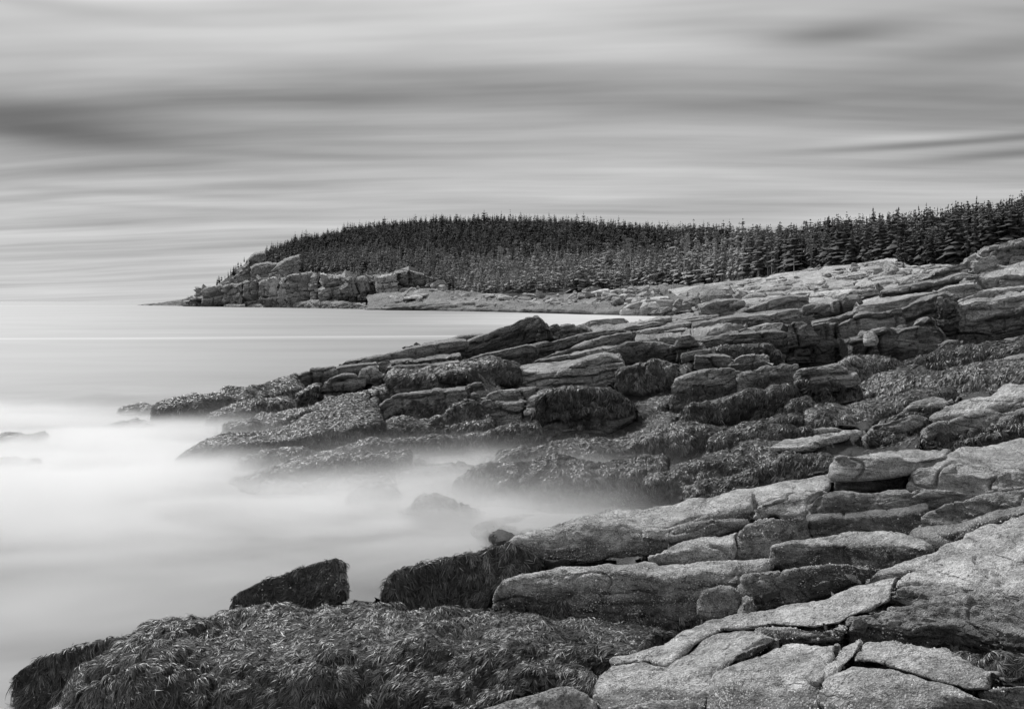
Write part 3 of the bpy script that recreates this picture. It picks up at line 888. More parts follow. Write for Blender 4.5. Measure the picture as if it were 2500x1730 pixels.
ledge('rock_slab', 'upper barnacled bank beside the misty cove, pale along its crest', 'E',
      [(735, 372), (850, 440), (960, 495), (1200, 520), (1500, 490), (1750, 455), (1900, 410), (2050, 360), (2300, 300), (2520, 190)],
      [(735, 352), (880, 325), (1000, 300), (1150, 275), (1280, 245), (1500, 230), (1700, 255), (1880, 240), (2050, 180), (2520, 100)],
      [(738, 343), (850, 288), (1000, 238), (1200, 190), (1320, 160), (1500, 98), (1700, 80), (1900, 55), (2200, 5), (2520, -50)],
      Y=(12.7, 12.4, 12.4, 12.9), ts=.15, style='round', rnd=12, rndu=3, alb=.40, barn=(-.2, 1.7, .05, 1.4), cat=RS, mat=M_BARN, lean=.6, dark=.5)
ledge('rock_slab', 'bright smooth shelf beside the overhanging slab, its far edge meeting the dark weed', 'I',
      [(-60, 1095), (100, 1090), (320, 1070), (420, 1045), (600, 1010), (760, 950)],
      [(-60, 1010), (100, 985), (240, 965), (400, 950), (600, 900), (890, 870)],
      [(-60, 918), (100, 888), (200, 868), (350, 842), (500, 815), (640, 775), (760, 748), (915, 728)],
      Y=(13.3, 13.2, 13.6), ts=.14, style='round', rnd=8, rndu=2, alb=.40, barn=(-.2, 1.2, .03, 1.4), cat=RS, mat=M_BARN, lean=.7, dark=.3, ctrl=False)
ledge('rock_slab', 'low rounded swell with barnacled front left of the speckled bank', 'I',
      [(-300, 1240), (-100, 1215), (60, 1200), (200, 1150), (290, 1110)], [(-290, 1180), (-150, 1130), (0, 1105), (150, 1090), (280, 1090)],
      [(-290, 1160), (-150, 1105), (0, 1085), (150, 1075), (280, 1075)],
      Y=(11.8, 12.0), ts=.2, style='round', rnd=9, alb=.28, barn=(-.1, 1.2, .05, 1.5), cat=RS, mat=M_BARN, lean=.5, ctrl=False)

# ------------------------------------------------------------------ FOREGROUND weed covered rocks
WC = 'weedy rock'
ledge('weedy_rock', 'weed draped boulder at the left tip of the bottom left bank, in the water', 'G',
      [(108, 1480), (135, 1580), (300, 1640), (430, 1600), (620, 1480), (900, 1300)],
      [(110, 1400), (125, 1330), (190, 1275), (300, 1220), (560, 1135), (900, 1065)],
      [(112, 1370), (140, 1305), (280, 1213), (420, 1165), (600, 1105), (900, 1045)],
      Y=(10.3, 10.0, 9.6), ts=.3, style='weed', amp=.5, mat=M_BARN, rnd=8, rndu=2, alb=.12, weed=(.1, 3, .6), cat=WC, lean=.35, weedtone=.045, barn=(-.3, .5, .02, 1.6))
ledge('weedy_ledge', 'wide bank of long matted rockweed filling the bottom left foreground', 'G',
      [(400, 1640), (800, 1790), (1600, 1800), (2400, 1780), (3400, 1650), (3900, 1480), (4200, 1400), (4420, 1340), (4700, 1200)],
      [(500, 1480), (740, 1310), (1150, 1170), (1700, 1230), (2350, 1190), (3050, 1120), (3700, 1130), (4200, 1120), (4800, 1060)],
      [(840, 1078), (1000, 1035), (1180, 975), (1300, 912), (1430, 880), (1560, 885), (1720, 850), (2050, 845), (2500, 850), (3000, 868), (3600, 872), (4150, 960), (4500, 1010), (4950, 1030)],
      Y=(8.6, 7.3, 7.1, 6.9, 6.8, 7.0, 7.2), Yback=(10.1, 10.6, 10.8, 10.6, 10.2, 9.5, 8.9), style='weed', rnd=30, rndu=8, alb=.05, weed=(-1, 4, 1), cat=WC, lean=1.6,
      lump=.24, weedtone=.066, fb=1.6, cover=5.5, step=1.6)
ledge('weedy_rock', 'steep weed covered block with pointed right end standing against the pale water', 'G',
      [(1690, 870), (1850, 880), (2100, 890), (2350, 850), (2540, 760)],
      [(1700, 800), (1760, 735), (1930, 655), (2240, 555), (2470, 485), (2530, 560)],
      [(1715, 780), (1775, 718), (1940, 642), (2240, 545), (2475, 476), (2535, 510)],
      Y=(11.9, 11.8, 11.6), ts=.1, style='weed', rnd=3, rndu=0, alb=.10, weed=(-.3, 3, .42), cat=WC, lean=.35, weedtone=.05, barn=(.2, 2, .02, 1.5), maxd=1.0, amp=.35, mat=M_BARN, end=3, Lpx=9)
ledge('weedy_rock', 'dark weed covered whaleback with blunt left end rising toward the barnacled banks', 'E',
      [(-192, 800), (0, 880), (300, 880), (560, 850), (620, 720), (740, 640), (960, 510)],
      [(-188, 700), (-150, 610), (-70, 560), (225, 500), (441, 450), (740, 365), (960, 480)],
      [(-180, 670), (-140, 585), (-60, 540), (225, 477), (441, 427), (740, 342), (960, 465)],
      Y=(11.0, 10.8, 11.4), ts=.15, style='weed', amp=.5, rnd=10, rndu=3, alb=.10, weed=(-.4, 3, .85), cat=WC, lean=.45, weedtone=.05, maxd=1.5)

# ------------------------------------------------------------------ MIDDLE GROUND, right of the cove (15 to 35 m)
RL = 'rock ledge'
ledge('rock_ledge', 'pale humped ledge behind the weed above the overhanging slab, nearest the right edge', 'I',
      [(1560, 540), (1750, 570), (1900, 545), (2100, 500), (2330, 440), (2470, 420)],
      [(1560, 432), (1700, 375), (1850, 345), (1950, 322), (2080, 285), (2130, 290), (2307, 300), (2470, 295)],
      [(1570, 418), (1700, 355), (1830, 325), (1960, 300), (2080, 268), (2140, 278), (2307, 262), (2470, 255)],
      Y=(19.2, 18.9, 18.2), ts=.12, style='round', rnd=5, alb=.28, weed=(-.5, .58, .95), lean=.6, mat=M_MIDB, cat=RL, amp=1.5)
ledge('rock_ledge', 'long white topped ledge at the right edge above the humped ledge', 'I',
      [(1630, 365), (1800, 340), (1980, 285), (2120, 275), (2307, 265), (2470, 260)],
      [(1720, 275), (1870, 250), (2000, 230), (2100, 210), (2200, 190), (2307, 180), (2470, 170)],
      [(1720, 258), (1850, 215), (2060, 188), (2150, 130), (2200, 117), (2307, 113), (2470, 108)],
      Y=(21, 20.6, 20.2), ts=.14, style='round', rnd=4, alb=.40, lean=.8, mat=M_MID, cat=RL, amp=1.6, groove=1.5)
ledge('rock_ledge', 'pale ledge with rounded nose beside the weed valley, upper of two', 'I',
      [(1330, 365), (1440, 345), (1560, 325), (1690, 300), (1770, 260)], [(1345, 345), (1420, 300), (1490, 250), (1600, 225), (1760, 235)],
      [(1350, 335), (1430, 272), (1500, 225), (1640, 178), (1720, 187), (1765, 225)],
      Y=(24.5, 24), ts=.14, style='round', rnd=5, alb=.32, lean=.6, mat=M_MIDB, weed=(-.5, .55, .7), cat=RL)
ledge('rock_ledge', 'sloping pale ledge split by one white crack, lower of two beside the weed valley', 'I',
      [(1105, 530), (1270, 510), (1400, 500), (1600, 470), (1640, 380)], [(1130, 485), (1200, 400), (1300, 380), (1420, 350), (1570, 325)],
      [(1145, 460), (1205, 385), (1300, 368), (1420, 338), (1570, 315)],
      Y=(20.8, 20.5, 21), ts=.14, style='round', rnd=5, alb=.30, lean=.6, mat=M_MIDB, weed=(-.5, .45, .9), cat=RL, dark=.2)
ledge('rock_slab', 'bright flat slab bare of weed in the middle of the dark weed bank', 'C',
      [(815, 697), (950, 695), (1130, 692), (1250, 640), (1540, 582)], [(825, 686), (950, 683), (1130, 680), (1250, 628), (1530, 575)],
      [(830, 678), (900, 640), (965, 602), (1080, 592), (1220, 587), (1400, 575), (1530, 568)],
      Y=(19.6, 19.6, 22), ts=.10, style='round', rnd=3, alb=.52, lean=.5, mat=M_MID, cat='rock slab', amp=1.3)
ledge('rock_slab', 'narrow bright strip of bare rock above the flat slab among the weed', 'C',
      [(770, 535), (900, 550), (1060, 580), (1200, 575), (1380, 572)], [(775, 528), (920, 540), (1100, 562), (1230, 552), (1370, 562)],
      [(785, 521), (920, 527), (1080, 550), (1230, 540), (1370, 555)], Y=(24, 23, 23.5), ts=.1, style='round', rnd=3, alb=.46, lean=.5, mat=M_MID, cat='rock slab')
ledge('weedy_ledge', 'rounded weedy hump below the flat bright slab', 'C',
      [(560, 790), (750, 790), (900, 770), (1000, 720)], [(580, 740), (640, 700), (760, 672), (850, 690), (990, 705)], None,
      Y=(20.5, 19.6), style='weed', rnd=6, alb=.08, weed=(-.5, 3, .95), lean=.8, cat=WC, depth=1.2)
ledge('weedy_ledge', 'weedy shelf hanging over the bright barnacled shelf of the right bank', 'C',
      [(190, 1075), (420, 1035), (640, 990), (860, 950), (1100, 880), (1310, 850)], [(200, 990), (400, 920), (640, 880), (840, 820), (1060, 790), (1300, 770)],
      [(230, 940), (420, 880), (650, 830), (850, 790), (1060, 760), (1300, 720)],
      Y=(17.6, 17.0, 16.2), ts=.12, style='weed', rnd=8, rndu=2, alb=.07, weed=(-.6, 4, .95), lean=.7, cat=WC, lump=.15)
ledge('weedy_ledge', 'weedy step in the slope above the cove, middle of three', 'C',
      [(-60, 1010), (150, 1000), (330, 970), (560, 930), (760, 880), (920, 830)], [(-60, 930), (120, 880), (330, 840), (560, 805), (720, 790), (910, 790)],
      [(-60, 880), (120, 830), (330, 790), (560, 760), (720, 750), (910, 760)],
      Y=(19, 18.8, 18.3), ts=.12, style='weed', rnd=8, rndu=2, alb=.07, weed=(-.6, 4, .95), lean=.7, cat=WC, lump=.15)
ledge('weedy_ledge', 'weedy step below the overhung black block, uppermost of three', 'C',
      [(-80, 720), (150, 710), (310, 680), (480, 640), (600, 600)], [(-80, 640), (100, 610), (260, 580), (400, 560), (590, 560)],
      [(-80, 600), (100, 565), (260, 540), (400, 525), (590, 530)],
      Y=(24, 23.6, 23.6), ts=.1, style='weed', rnd=8, rndu=2, alb=.07, weed=(-.6, 4, .95), lean=.7, cat=WC, lump=.15)
ledge('weedy_ledge', 'weedy swell between the bright strip of rock and the black block', 'C',
      [(420, 690), (620, 660), (820, 650), (1000, 610), (1150, 580)], [(440, 640), (600, 600), (760, 575), (960, 570), (1140, 562)],
      [(450, 620), (600, 560), (720, 530), (800, 522), (960, 545), (1140, 555)],
      Y=(23.0, 22.4, 22.8), ts=.1, style='weed', rnd=8, rndu=2, alb=.07, weed=(-.6, 4, .95), lean=.7, cat=WC, lump=.15)
ledge('weedy_ledge', 'large shaggy mound of rockweed with mist at its foot beside the cove', 'B',
      [(330, 1640), (600, 1750), (900, 1790), (1250, 1790), (1600, 1740), (1900, 1690)],
      [(345, 1580), (420, 1500), (560, 1440), (760, 1420), (1000, 1420), (1300, 1440), (1600, 1440), (1880, 1420)],
      [(400, 1520), (480, 1460), (620, 1400), (800, 1365), (1040, 1350), (1300, 1350), (1600, 1340), (1880, 1330)],
      Y=(20.6, 20.0, 19.6, 19.4), ts=.1, style='weed', rnd=14, rndu=4, alb=.07, weed=(-.6, 4, 1), lean=.8, cat=WC, lump=.2, weedtone=.05)
ledge('weedy_ledge', 'broad weed terrace between the shaggy mound and the blocky ledges', 'B',
      [(640, 1420), (900, 1400), (1200, 1380), (1500, 1350), (1900, 1290), (2250, 1260)], [(650, 1370), (900, 1330), (1200, 1310), (1500, 1270), (1900, 1220), (2240, 1200)],
      [(660, 1320), (900, 1270), (1100, 1230), (1400, 1190), (1700, 1160), (2000, 1150), (2240, 1140)],
      Y=(24.5, 24.5, 25), ts=.06, style='weed', rnd=8, rndu=3, alb=.07, weed=(-.6, 4, 1), lean=.7, cat=WC, lump=.1)
ledge('weedy_ledge', 'shaggy weed bench at the foot of the cracked grey blocks', 'B',
      [(270, 1310), (500, 1300), (760, 1270), (940, 1240)], [(290, 1240), (450, 1190), (600, 1150), (780, 1130), (940, 1140)],
      [(310, 1215), (450, 1165), (600, 1130), (780, 1105), (940, 1120)],
      Y=(26.8, 26.8, 27), ts=.1, style='weed', rnd=7, rndu=2, alb=.07, weed=(-.6, 4, 1), lean=.45, cat=WC, lump=.12)
ledge('weedy_ledge', 'ridge of rockweed left of the cracked grey blocks', 'B',
      [(60, 1210), (250, 1190), (400, 1160), (510, 1130)], [(140, 1120), (250, 1060), (330, 1000), (420, 960), (505, 975)],
      [(160, 1100), (260, 1040), (340, 980), (420, 945), (505, 960)],
      Y=(28.5, 29), ts=.1, style='weed', rnd=7, rndu=2, alb=.08, weed=(-.6, 4, .95), lean=.5, cat=WC)
ledge('weedy_ledge', 'long low rib of weed running out into the mist below the long weedy ledge', 'F',
      [(860, 1090), (1100, 1050), (1400, 1030), (1800, 1000), (2200, 960), (2500, 940)], [(870, 1040), (1060, 990), (1350, 960), (1800, 930), (2200, 900), (2500, 880)],
      [(880, 1010), (1060, 960), (1350, 935), (1800, 900), (2200, 870), (2500, 850)],
      Y=(24.6, 25, 26), ts=.1, style='weed', rnd=7, rndu=2, alb=.08, weed=(-.6, 4, .95), lean=.6, cat=WC, lump=.12)
ledge('weedy_ledge', 'low weed rib fading into the mist, below the long low rib', 'F',
      [(1060, 1180), (1250, 1160), (1500, 1130), (1800, 1080), (2100, 1050)], [(1080, 1140), (1250, 1080), (1420, 1040), (1560, 1025), (1800, 1010), (2100, 1000)], None,
      Y=(22.6, 23.2), style='weed', rnd=6, alb=.08, weed=(-.5, 4, .9), lean=.6, cat=WC, depth=1.5)
for lab, t, b, e, yy in (
        ('weedy hump in the mist of the cove with white water round it', 'F', [(1450, 1300), (1600, 1270), (1800, 1240), (1960, 1190)], [(1480, 1240), (1560, 1180), (1700, 1140), (1830, 1118), (1935, 1140)], (21.4, 21.6)),
        ('low rock just below the weedy hump, half lost in mist', 'F', [(1630, 1330), (1800, 1310), (2020, 1280)], [(1650, 1270), (1750, 1225), (1850, 1205), (2000, 1215)], (20.2, 20.2)),
        ('weedy rock at the upper end of the misty cove', 'F', [(2010, 1150), (2200, 1150), (2420, 1110)], [(2030, 1080), (2110, 1020), (2260, 990), (2420, 985)], (22.6, 22.6)),
        ('dark rounded rock with white water spilling round it', 'E', [(20, 100), (150, 115), (350, 105)], [(50, 62), (110, 18), (200, 0), (330, 45)], (18.6, 18.4)),
        ('faint low rock drowned in mist left of the weedy hump', 'F', [(1000, 1270), (1160, 1270), (1330, 1240)], [(1020, 1225), (1100, 1190), (1200, 1185), (1310, 1205)], (21.6, 21.6)),
        ('rounded weed capped island off the point, nearest the open sea', 'F', [(-20, 700), (120, 705), (270, 690)], [(-5, 650), (60, 615), (140, 600), (250, 625)], (36.5, 36.5)),
        ('low weed capped rock in the foam left of the point', 'F', [(-110, 800), (50, 800), (220, 790)], [(-90, 765), (0, 728), (80, 716), (210, 752)], (33, 33)),
        ('pale misty rock ridge at the left edge of the sea', 'F', [(-960, 880), (-760, 880), (-560, 870)], [(-950, 838), (-820, 806), (-700, 800), (-660, 822), (-570, 832)], (28.8, 28.8)),
        ('second misty rock below the ridge at the left edge', 'F', [(-960, 1060), (-750, 1060), (-600, 1030)], [(-950, 1010), (-780, 975), (-660, 975), (-610, 1000)], (24.6, 24.6))):
    by = np.interp([p[0] for p in e], [p[0] for p in b], [p[1] for p in b])
    e = [(p[0], p[1] + (.78 if 'misty' in lab else .55 if 'dark rounded' in lab else .3) * (y_ - p[1])) for p, y_ in zip(e, by)]
    ledge('weedy_rock', lab, t, b, e, Y=yy, style='weed', rnd=14, rndu=6, amp=.9, alb=.10, weed=(-.5, 4, .8), lean=1.6, cat=WC, depth=1.0, weedtone=.05, end=16)

ledge('weedy_ledge', 'long dark weedy ledge whose blunt end stands in the mist of the cove', 'F',
      [(380, 1110), (580, 1100), (780, 1050), (1000, 1010), (1300, 945), (1600, 905), (1920, 860)],
      [(392, 1045), (460, 1010), (580, 965), (720, 930), (900, 910), (1300, 850), (1750, 775), (1910, 755)],
      [(400, 1025), (470, 975), (560, 915), (650, 885), (870, 838), (1100, 788), (1400, 680), (1600, 610), (1860, 560)],
      Y=(25.2, 25.5, 26.5, 28.5), ts=.08, style='weed', amp=.6, rnd=3, rndu=1, alb=.12, weed=(-.4, 4, .72), lean=.2, cat=WC, lump=.05, weedtone=.05, maxd=5, barn=(0, 2, .01, 1.3))
ledge('weedy_ledge', 'weed bench under the cracked wall, dark in its shade', 'F',
      [(1850, 890), (2100, 880), (2400, 850), (2700, 830)], [(1870, 830), (2100, 800), (2400, 780), (2700, 770)], [(1880, 790), (2100, 750), (2400, 690), (2700, 660)],
      Y=(28.5, 28.5, 28.5), ts=.06, style='weed', rnd=6, rndu=2, alb=.08, weed=(-.5, 4, .95), lean=.5, cat=WC, lump=.12)
ledge('rock_ledge', 'grey wall of rock with upright cracks above the long weedy ledge', 'F',
      [(1905, 760), (2100, 725), (2307, 685), (2540, 650)], [(1850, 640), (1925, 572), (2010, 535), (2130, 525), (2307, 510), (2530, 492)],
      [(1870, 610), (1950, 555), (2040, 515), (2150, 500), (2307, 480), (2530, 460)],
      Y=(31.5, 31.5, 31), ts=.1, style='mid', rnd=3, alb=.22, bed=.5, joint=1.0, lean=.15, mat=M_MIDB, cat=RL, weed=(-.4, .3, .8))
ledge('rock_block', 'small cubic block beside the cracked wall, level with its top', 'B',
      [(432, 910), (500, 915), (575, 895)], [(428, 825), (470, 812), (535, 808), (578, 850)], [(440, 805), (480, 795), (530, 795), (575, 835)],
      Y=(32, 32), style='mid', rnd=3, alb=.25, bed=.6, joint=2, mat=M_MIDB, cat='rock block', lean=.2)
ledge('rock_block', 'chunky split block with pale left end standing on the weed bench', 'B',
      [(515, 1135), (600, 1140), (720, 1115), (845, 1075)], [(505, 980), (520, 945), (580, 935), (640, 955), (720, 970), (845, 955)],
      [(520, 935), (580, 925), (640, 930), (720, 940), (850, 940)],
      Y=(29.6, 29.4), style='mid', rnd=3, alb=.27, bed=.75, joint=1.9, mat=M_MIDB, cat='rock block', lean=.12, amp=.8)
ledge('rock_ledge', 'flat topped ledge behind the split block', 'B',
      [(555, 945), (700, 975), (840, 965), (930, 920)], [(560, 905), (640, 880), (760, 870), (920, 858)], [(570, 893), (660, 865), (790, 850), (960, 838)],
      Y=(30.6, 30.4), style='mid', rnd=3, alb=.27, bed=.6, joint=1.6, mat=M_MIDB, cat=RL, lean=.2)
ledge('weedy_rock', 'massive square block curtained with hanging weed, black hollow at its foot', 'B',
      [(930, 1200), (1060, 1205), (1250, 1180), (1460, 1160), (1600, 1080)], [(940, 915), (1000, 880), (1120, 860), (1300, 862), (1440, 865), (1540, 915), (1600, 970)],
      [(960, 880), (1030, 850), (1120, 838), (1300, 842), (1440, 848), (1545, 900), (1605, 955)],
      Y=(28.8, 28.8, 29.4), style='mid', rnd=4, alb=.20, bed=.9, joint=3, mat=M_MIDB, cat=WC, lean=.05, weed=(.28, 1.3, 1.0), amp=.7, cover=3, Lpx=8, weedtone=.05)
ledge('rock_block', 'pale smooth end face of the weed curtained block', 'B',
      [(836, 1075), (885, 1095), (945, 1095)], [(848, 930), (890, 915), (965, 915)], [(870, 915), (920, 895), (990, 895)],
      Y=(29.2, 28.7), style='mid', rnd=3, alb=.30, bed=1.2, joint=3, mat=M_MIDB, cat='rock block', lean=.1, amp=.6)
ledge('rock_ledge', 'striking pale flat topped block with layered dark front in mid shore', 'B',
      [(785, 830), (840, 845), (1000, 850), (1200, 850), (1420, 850), (1535, 730)], [(780, 700), (850, 730), (960, 745), (1060, 730), (1170, 695), (1290, 650), (1440, 605), (1528, 640)],
      [(790, 690), (890, 665), (1050, 650), (1200, 640), (1290, 612), (1420, 587), (1510, 590)],
      Y=(37.5, 37, 36.5), ts=.10, style='mid', rnd=3, alb=.36, bed=.55, joint=2.4, mat=M_MIDB, cat=RL, lean=.15, maxd=5)
ledge('weedy_ledge', 'weed hung hump right of the pale flat topped block', 'B',
      [(1530, 840), (1700, 870), (1860, 830), (1980, 760)], [(1525, 730), (1600, 700), (1700, 695), (1790, 655), (1900, 665), (1970, 710)],
      [(1540, 700), (1620, 690), (1710, 680), (1800, 645), (1900, 652), (1965, 695)],
      Y=(35.5, 35), style='weed', rnd=5, alb=.18, weed=(-.3, 1.25, .8), cat=WC, lean=.3, mat=M_MIDB)
ledge('rock_ledge', 'tilted layered grey rock with cracked flank above the weed ramp', 'C',
      [(90, 390), (220, 360), (350, 330), (560, 290), (680, 240)], [(125, 230), (150, 185), (220, 165), (330, 130), (470, 115), (545, 105), (640, 140)],
      [(150, 185), (225, 150), (330, 118), (470, 105), (545, 97), (640, 125)],
      Y=(31.5, 31, 31), style='mid', rnd=3, alb=.25, bed=.36, joint=1.5, mat=M_MIDB, cat=RL, lean=.3, weed=(-.4, .35, .7))
ledge('rock_ledge', 'small stepped ledge with shelving layers left of the square capped block', 'C',
      [(590, 260), (780, 240), (900, 240), (1045, 230)], [(600, 160), (690, 135), (800, 100), (890, 95), (1010, 90), (1040, 120)], [(620, 150), (700, 125), (800, 90), (890, 85), (1015, 82), (1040, 105)],
      Y=(30.8, 30.2), style='mid', rnd=3, alb=.25, bed=.34, joint=1.2, mat=M_MIDB, cat=RL, lean=.3, weed=(-.4, .3, .7))
ledge('rock_ledge', 'square capped block with white rim and hanging weed beside the weed valley', 'C',
      [(1050, 370), (1180, 375), (1360, 330), (1500, 300)], [(1030, 125), (1100, 110), (1220, 95), (1330, 80), (1440, 155), (1505, 260)],
      [(1035, 110), (1140, 97), (1240, 75), (1330, 58), (1445, 143), (1510, 250)],
      Y=(28.8, 28.4, 28.8), style='mid', rnd=3, alb=.29, bed=.55, joint=2.0, mat=M_MIDB, cat=RL, lean=.12, weed=(-.4, .62, 1), cover=3, Lpx=8, weedtone=.05)
ledge('weedy_ledge', 'ramp of rock thick with hanging weed in front of the tilted grey rock', 'C',
      [(190, 535), (420, 600), (620, 575), (820, 510), (960, 440), (1070, 400)], [(200, 420), (250, 385), (400, 370), (540, 330), (760, 280), (870, 260), (985, 235), (1050, 300)],
      [(225, 395), (270, 365), (400, 345), (560, 300), (760, 250), (860, 235), (985, 213), (1050, 270)],
      Y=(27.4, 27.2, 28.0), style='weed', rnd=4, alb=.2, weed=(-.4, 1.15, 1), cat=WC, lean=.25, cover=3, Lpx=8, mat=M_MIDB, weedtone=.05)
ledge('weedy_rock', 'small weed covered boulder alone on the weed flat beside the ramp', 'C',
      [(965, 430), (1070, 448), (1160, 425)], [(975, 400), (1040, 362), (1125, 352), (1155, 385)], None, Y=(26.6, 26.6), style='weed', rnd=5, alb=.08, weed=(-.3, 4, 1), cat=WC, lean=.3, depth=.8)
ledge('weedy_ledge', 'low weed covered shelf below the weedy ramp', 'C',
      [(420, 650), (640, 610), (860, 540), (1100, 500)], [(440, 610), (640, 560), (840, 480), (1090, 470)], None, Y=(25.4, 25.6), style='weed', rnd=6, alb=.08, weed=(-.5, 4, 1), cat=WC, lean=.8, depth=1.6, lump=.12)
ledge('weedy_ledge', 'mound of combed weed at the head of the weed valley under the cliff', 'A',
      [(930, 1060), (1100, 1080), (1290, 1070), (1440, 1040)], [(960, 985), (1080, 945), (1230, 930), (1330, 955), (1430, 1000)], None, Y=(38, 38), style='weed', rnd=8, alb=.07, weed=(-.5, 4, 1), cat=WC, lean=.8, depth=2, weedtone=.07)
ledge('weedy_ledge', 'pale combed weed slope on the right of the weed valley', 'A',
      [(1060, 1230), (1300, 1230), (1600, 1190), (1900, 1170), (2307, 1130), (2470, 1110)], [(1080, 1160), (1300, 1130), (1600, 1080), (1900, 1060), (2307, 1010), (2470, 1000)],
      [(1090, 1100), (1300, 1060), (1450, 1030), (1700, 1020), (2000, 990), (2307, 940), (2470, 920)],
      Y=(30.5, 29, 27, 25.5), ts=.1, style='weed', rnd=10, rndu=4, alb=.10, weed=(-.5, 4, .9), cat=WC, lean=1.2, lump=.15, weedtone=.085)
ledge('weedy_ledge', 'lower weed slope falling to the bright flat slab', 'A',
      [(700, 1440), (900, 1430), (1200, 1390), (1500, 1300), (1760, 1270)], [(720, 1370), (900, 1340), (1200, 1300), (1500, 1240), (1750, 1220)],
      [(740, 1290), (900, 1270), (1100, 1225), (1500, 1190), (1760, 1180)],
      Y=(25.5, 25.5, 26.5), ts=.08, style='weed', rnd=10, rndu=4, alb=.08, weed=(-.5, 4, .95), cat=WC, lean=1.2, lump=.15, weedtone=.065)
ledge('rock_ledge', 'pale grey shelf at the right edge above the combed weed slope', 'A',
      [(1760, 1040), (2000, 1030), (2150, 1010), (2307, 990), (2470, 980)], [(1780, 1010), (2000, 985), (2150, 950), (2307, 930), (2470, 920)],
      [(1800, 1000), (2000, 965), (2150, 930), (2250, 905), (2307, 892), (2470, 880)], Y=(34, 33, 32), ts=.1, style='mid', rnd=3, alb=.27, bed=.5, joint=1.6, mat=M_MID, cat=RL, lean=.6, weed=(-.5, .7, .6))
ledge('weedy_ledge', 'dark band of rockweed along the foot of the big cliff wall', 'A',
      [(1420, 1030), (1600, 1030), (1900, 1000), (2100, 980), (2307, 910), (2470, 880)], [(1440, 960), (1600, 925), (1850, 870), (2100, 850), (2307, 850), (2470, 830)], None,
      Y=(44, 43, 41), style='weed', rnd=6, rndu=2, alb=.07, weed=(-.5, 4, 1), cat=WC, lean=.4, depth=2.5, lump=.05, weedtone=.04)

for lab, b, e, k, Y in (
        ('raised hump of draped rockweed on the crest of the bottom left bank', [(640, 1370), (900, 1310), (1300, 1345), (1640, 1290)], [(860, 1170), (1150, 1040), (1430, 950), (1600, 1040)], [(900, 1075), (1180, 975), (1430, 878), (1570, 900)], (8.5, 8.3, 8.4)),
        ('lower tumbling mass of rockweed at the left of the bottom left bank', [(420, 1640), (800, 1690), (1300, 1640), (1640, 1520)], [(500, 1500), (760, 1350), (1150, 1290), (1560, 1380)], [(560, 1440), (800, 1290), (1150, 1220), (1580, 1300)], (7.9, 7.3, 7.5)),
        ('shaggy cushion of rockweed at the middle of the bottom left bank', [(1640, 1760), (2000, 1770), (2600, 1640)], [(1640, 1480), (1900, 1370), (2300, 1330), (2640, 1420)], [(1680, 1380), (1900, 1290), (2300, 1260), (2660, 1330)], (7.1, 6.9, 7.1)),
        ('flat cushion of bright rockweed beside the pale boulder', [(2800, 1640), (3200, 1640), (3700, 1500), (4050, 1380)], [(2850, 1420), (3200, 1350), (3700, 1300), (4000, 1270)], [(2900, 1350), (3200, 1270), (3700, 1220), (4000, 1200)], (7.2, 7.1, 7.3)),
        ('wave of combed rockweed below the pointed weedy block', [(1720, 1130), (2100, 1120), (2600, 1130), (3000, 1080)], [(1760, 1010), (2100, 960), (2600, 970), (3000, 960)], [(1760, 930), (2100, 890), (2600, 900), (3000, 910)], (9.3, 9.1, 9.1))):
    ledge('weedy_ledge', lab, 'G', b, e, k, Y=Y, ts=.12, style='weed', rnd=16, rndu=4, alb=.05, weed=(-.6, 4, 1), cat=WC, lean=.7, lump=.1, weedtone=.066, cover=4.0, end=20, ctrl=False, maxd=1.2, amp=1.3)

ledge('weedy_ledge', 'clump of dark rockweed tucked between the pale boulder and the barnacled slab', 'E',
      [(950, 1640), (1150, 1640), (1300, 1640), (1430, 1600)], [(1000, 1420), (1150, 1330), (1280, 1330), (1400, 1400)], [(1020, 1360), (1150, 1270), (1290, 1260), (1420, 1330)],
      Y=(7.0, 6.8, 6.6), ts=.12, style='weed', rnd=10, rndu=4, alb=.05, weed=(-.8, 4, 1), cat=WC, lean=.8, lump=.1, weedtone=.06, cover=4, ctrl=False, maxd=1.5)

ledge('weedy_ledge', 'clump of rockweed in the dark hollow under the overhang at the bottom right', 'D',
      [(1800, 1270), (1960, 1320), (2150, 1360), (2300, 1375), (2470, 1375)], [(1830, 1200), (1960, 1215), (2150, 1245), (2300, 1245), (2470, 1240)], [(1850, 1170), (1980, 1180), (2150, 1215), (2300, 1215), (2470, 1210)],
      Y=(5.55, 5.35, 5.25), ts=.1, style='weed', rnd=8, rndu=3, alb=.06, weed=(-.5, 4, .75), cat=WC, lean=.7, lump=.1, weedtone=.055, ctrl=False, maxd=.8, barn=(-.2, 2, .01, 2.0))

ledge('weedy_ledge', 'low saddle of rockweed between the pointed weedy block and the dark whaleback', 'G',
      [(2300, 1010), (2600, 1020), (2950, 990)], [(2340, 890), (2600, 860), (2920, 860)], [(2380, 845), (2520, 805), (2700, 800), (2900, 815)],
      Y=(10.6, 10.5, 10.5), ts=.1, style='weed', rnd=10, rndu=3, alb=.06, weed=(-.6, 4, 1), cat=WC, lean=.8, lump=.1, weedtone=.058, ctrl=False, maxd=1.0)

# ------------------------------------------------------------------ the cliff wall at right centre (45 to 70 m)
def mid(lab, t, b, e, k=None, Y=(50, 50), **kw):
    kw.setdefault('cat', RL)
    kw.setdefault('mat', M_MID)
    kw.setdefault('lean', .15)
    kw.setdefault('alb', .27)
    if Y[0] < 62 and kw['alb'] < .3:
        kw.setdefault('dark', .5)  # darker lower fronts: their shade painted in along with the algae zone
    name = kw.pop('name', 'rock_ledge')
    return ledge(name, lab, t, b, e, k, Y=Y, style='mid', rnd=kw.pop('rnd', 0), rndu=0, **kw)


